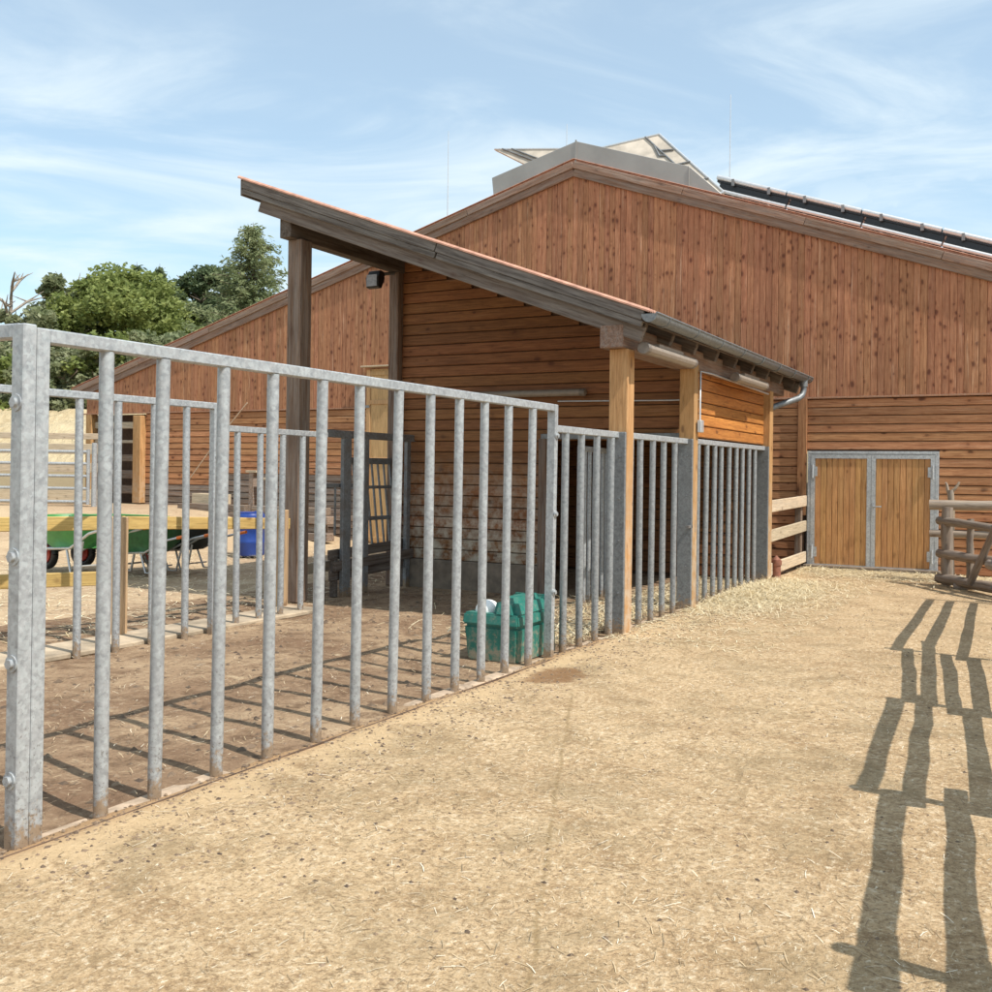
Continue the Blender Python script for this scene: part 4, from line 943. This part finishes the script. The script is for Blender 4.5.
def conifer(name, lab, x, y, h, w, mat, seed, tiers=26, per=9, leaf=.16, droop=.25, top=0.0):
    zb = hill(x, y); t = thing(name, lab, 'tree', (x, y, zb), 0, 'trees behind the wheat field'); rr = random.Random(seed)
    m_ = MB().tube([(0, 0, -.2), (.05, 0, h*.5), (0, 0, h)], [.02*h, .012*h, .01], 8); V = []; F = []
    for i in range(tiers):
        f = i/tiers; zc = h*(.08+.91*f); L_ = w/2*(1-f)**.72*rr.uniform(.75, 1.1)+.12
        for b in range(per):
            a = rr.uniform(0, 6.28); l = L_*rr.uniform(.55, 1.15); d = Vector((math.cos(a), math.sin(a), 0)); p0_ = Vector((0, 0, zc)); p1_ = p0_+d*l+Vector((0, 0, -droop*l+.25*l*rr.random()))
            if i % 2 == 0: m_.tube([p0_, p1_], [.03, .008], 4, False)
            n = int(12+l*26)
            for q in range(n):
                tq = rr.random()**.8; p = p0_.lerp(p1_, tq)+Vector((rr.gauss(0, .13), rr.gauss(0, .13), rr.gauss(-.06, .12)))
                A = (d*rr.uniform(.2, 1)+Vector((rr.gauss(0, .6), rr.gauss(0, .6), rr.uniform(-.9, .3)))).normalized(); B = A.cross(Vector((rr.gauss(0, 1), rr.gauss(0, 1), rr.gauss(0, 1)))).normalized(); s = leaf*rr.uniform(.6, 1.4); k = len(V)
                V += [p-A*s, p+B*s*.28, p+A*s, p-B*s*.28]; F.append((k, k+1, k+2, k+3))
    link('trunk', m_.mesh('trunk'), M['bark'], t)
    me = bpy.data.meshes.new('crown'); me.from_pydata([tuple(v) for v in V], [], F); me.update(); link('crown', me, mat, t); return t
def X_(px, Y): return (px-496)/1020*Y
broadleaf('deciduous_tree', 'broad bright green tree with a rounded crown', X_(128, 58), 58, 7.3, 8.8, M['leaf1'], .15, 150, 300, 31, .12)
broadleaf('deciduous_tree', 'dark green oak between the rounded tree and the tall conifer', X_(203, 62), 62, 7.9, 5.6, M['leaf2'], .15, 80, 280, 32, .15)
broadleaf('deciduous_tree', 'slender loose tree with a pale leaning trunk at the left', X_(62, 57), 57, 7.4, 3.6, M['leaf3'], .17, 34, 130, 33, .25, 'palebark')
conifer('larch_tree', 'tall feathery conifer rising beside the barn roof', X_(250, 56), 56, 9.9, 9.6, M['needle'], 34, 30, 12, .14, .02)
conifer('spruce_tree', 'left of the two small spruce tips above the rounded tree', X_(134, 68), 68, 10.0-1.7, 3.2, M['leaf2'], 35, 22, 8)
conifer('spruce_tree', 'right of the two small spruce tips above the rounded tree', X_(157, 68), 68, 9.9-1.7, 3.0, M['leaf2'], 36, 22, 8)
# half dead tree at the left edge
dt = thing('dead_tree', 'half bare tree with dead grey branches at the left edge', 'tree', (X_(2, 54), 54, hill(X_(2, 54), 54)), 0, 'trees behind the wheat field')
m_ = MB(); tips = branchy(m_, (0, 0, -.2), 6.4, .26, 41, 12, low=.3, reach=.34); link('trunk', m_.mesh('trunk'), M['palebark'], dt)
rr = random.Random(4); link('crown', crown_mesh('crown', [((rr.uniform(-2.2, 2.6), rr.uniform(-1, 1), rr.uniform(.6, 4.6)), rr.uniform(.4, .7), 130) for i in range(46)], .16, 0, 42), M['leaf3'], dt)
# hedge of shrubs in front
sh_px = [(-6, 3.2), (18, 3.6), (46, 3.0), (74, 3.5), (100, 3.9), (124, 3.6), (148, 4.1), (172, 4.0), (198, 4.3), (222, 3.9), (246, 4.4)]
words = ['at the left edge below the dead tree', 'just left of the corner post top', 'behind the corner post', 'right of the corner post', 'below the slender loose tree', 'below the left part of the rounded tree', 'below the middle of the rounded tree', 'below the right part of the rounded tree', 'below the dark oak', 'between the oak and the conifer', 'at the foot of the tall conifer']
for i, (px, h) in enumerate(sh_px):
    Y = 44.3+(i % 3)*.5; x = X_(px, Y); rr = random.Random(60+i); t = thing('shrub', 'grey green hedge shrub '+words[i], 'shrub', (x, Y, hill(x, Y)), 0, 'hedge shrubs at the field edge')
    m_ = MB(); branchy(m_, (0, 0, -.1), h*.8, .07, 70+i, 7, low=.1); link('stem', m_.mesh('stem'), M['bark'], t)
    link('crown', crown_mesh('crown', [((rr.gauss(0, .85), rr.gauss(0, .5), h*rr.uniform(.03, .92)), rr.uniform(.35, .6), 115) for k in range(44)], .13, 0, 80+i), M['leaf3'] if i % 4 else M['leaf1'], t)

# ------------------------------------------------------------------ straw, droppings, clods (uncountable)
def straw(name, lab, n, place, lmin, lmax, w, lift, seed, mat):
    r = random.Random(seed); V = []; F = []
    for i in range(n):
        u, v, z = place(r); a = r.uniform(0, 6.28); l = (lmin+(lmax-lmin)*r.random()**1.6)/2; ti = r.gauss(0, .12)*lift
        d = Vector((math.cos(a), math.sin(a), ti)).normalized(); s = Vector((-d.y, d.x, 0))*w*r.uniform(.6, 1.4)/2; p = Vector((u, v, z+abs(ti)*l+.003)); bend = Vector((r.gauss(0, .05)*l, r.gauss(0, .05)*l, r.uniform(0, .08)*l))
        k = len(V); V += [p-d*l-s, p-d*l+s, p+bend+s, p+bend-s, p+d*l+s, p+d*l-s]; F += [(k, k+3, k+2, k+1), (k+3, k+5, k+4, k+2)]
    me = bpy.data.meshes.new(name); me.from_pydata([tuple(v) for v in V], [], F); me.update()
    o = link(name, me, mat, None, P0, (0, 0, ROT)); return tag(o, lab, 'straw', kind='stuff')
def pl_yard(r):
    while True:
        u, v = r.uniform(-3, 14.5), r.uniform(-9, -.1)
        if nz(u, v, .5, 33) > r.uniform(-.6, .5): return u, v, yardz(u, v)
straw('loose_straw', 'loose straw bits scattered over the sandy yard', 34000, pl_yard, .012, .085, .0022, .35, 1, M['litter'])
def heapz(u, v): return max(0, .05*math.exp(-((v+.25)/.40)**2)*math.exp(-((u-10.6)/1.7)**2))
def pl_heap(r):
    u = r.gauss(10.7, 1.2); v = -.05-abs(r.gauss(0, .5)) if r.random() < .8 else r.uniform(-.1, 1.0); 
    if not 8.0 < u < 12.6: u = r.uniform(9.2, 12.2)
    return u, v, yardz(u, min(v, -.05))+heapz(u, v)*r.random()
straw('straw_heap', 'bright straw spilling out under the long row of bars', 24000, pl_heap, .04, .17, .0048, 1.6, 2, M['straw'])
def pl_front(r):
    u = r.uniform(6.0, 12.8); v = -r.random()**1.6*1.5-.04; return u, v, yardz(u, v)
straw('straw_litter', 'thin straw litter in front of the shelter', 3600, pl_front, .04, .16, .0055, .7, 3, M['straw'])
def pl_barn(r):
    v = r.uniform(-4.5, -.1); u = 14.55-abs(r.gauss(0, .85)); return u, v, yardz(u, v)+.02*r.random()
straw('straw_strip', 'straw and hay strewn along the foot of the barn doors', 12000, pl_barn, .04, .2, .006, 1.0, 4, M['straw'])
def pl_in(r):
    return r.uniform(5.4, 9.6), abs(r.gauss(.15, .6))+.1, r.uniform(0, .05)
straw('bedding_straw', 'straw bedding in the stable doorway', 3800, pl_in, .06, .22, .007, 1.4, 5, M['straw'])
def pl_pen(r): return r.uniform(0, 8.4), r.uniform(.1, 5), 0.012
straw('pen_straw', 'scattered straw trodden into the pen soil', 5000, pl_pen, .02, .10, .003, .5, 6, M['litter'])
def pl_field(r): return r.uniform(2, 13), r.uniform(4.0, 12), .01
straw('far_straw', 'pale straw on the ground beyond the back panels', 7000, pl_field, .06, .25, .008, .5, 7, M['straw'])
def pl_wisp(r): return 5.45+r.gauss(0, .18), -2.62+r.gauss(0, .16)-0.0, .004+abs(r.gauss(0, .012))
def clods(name, lab, n, place, s0, s1, seed):
    r = random.Random(seed); V = []; F = []
    oct_ = [(1, 0, 0), (0, 1, 0), (-1, 0, 0), (0, -1, 0), (0, 0, 1), (0, 0, -.6)]; tri = [(0, 1, 4), (1, 2, 4), (2, 3, 4), (3, 0, 4), (1, 0, 5), (2, 1, 5), (3, 2, 5), (0, 3, 5)]
    for i in range(n):
        u, v, z = place(r); s = s0+(s1-s0)*r.random()**3; a = r.uniform(0, 6.28); k = len(V)
        for x, y, q in oct_:
            j = s*r.uniform(.6, 1.3); V.append((u+(x*math.cos(a)-y*math.sin(a)*.7)*j, v+(x*math.sin(a)+y*math.cos(a)*.7)*j, z+q*j*.45))
        F += [tuple(k+t for t in f) for f in tri]
    me = bpy.data.meshes.new(name); me.from_pydata(V, [], F); me.update(); return tag(link(name, me, M['clod'], None, P0, (0, 0, ROT)), lab, 'dirt', kind='stuff')
def pc_pen(r):
    u, v = r.uniform(-.5, 8.5), r.uniform(.08, 4.8); return u, v, penz(u, v)
clods('pen_clods', 'dark clods and droppings on the pen soil', 3600, pc_pen, .006, .045, 8)
def pc_fence(r):
    u = r.uniform(-.3, 8.5); v = r.gauss(-.05, .09) if r.random() < .5 else -.42+r.gauss(0, .16); return u, v, yardz(u, v)
clods('kerb_clods', 'crumbs of dirt along the kerb under the fence', 4200, pc_fence, .004, .02, 9)
def pc_yard(r):
    while True:
        u, v = r.uniform(-3, 14), -r.random()**1.5*8-.05
        if nz(u, v, .8, 51) > r.uniform(-.3, .5): return u, v, yardz(u, v)
clods('yard_crumbs', 'small dark crumbs of muck scattered over the yard', 9000, pc_yard, .003, .017, 10)
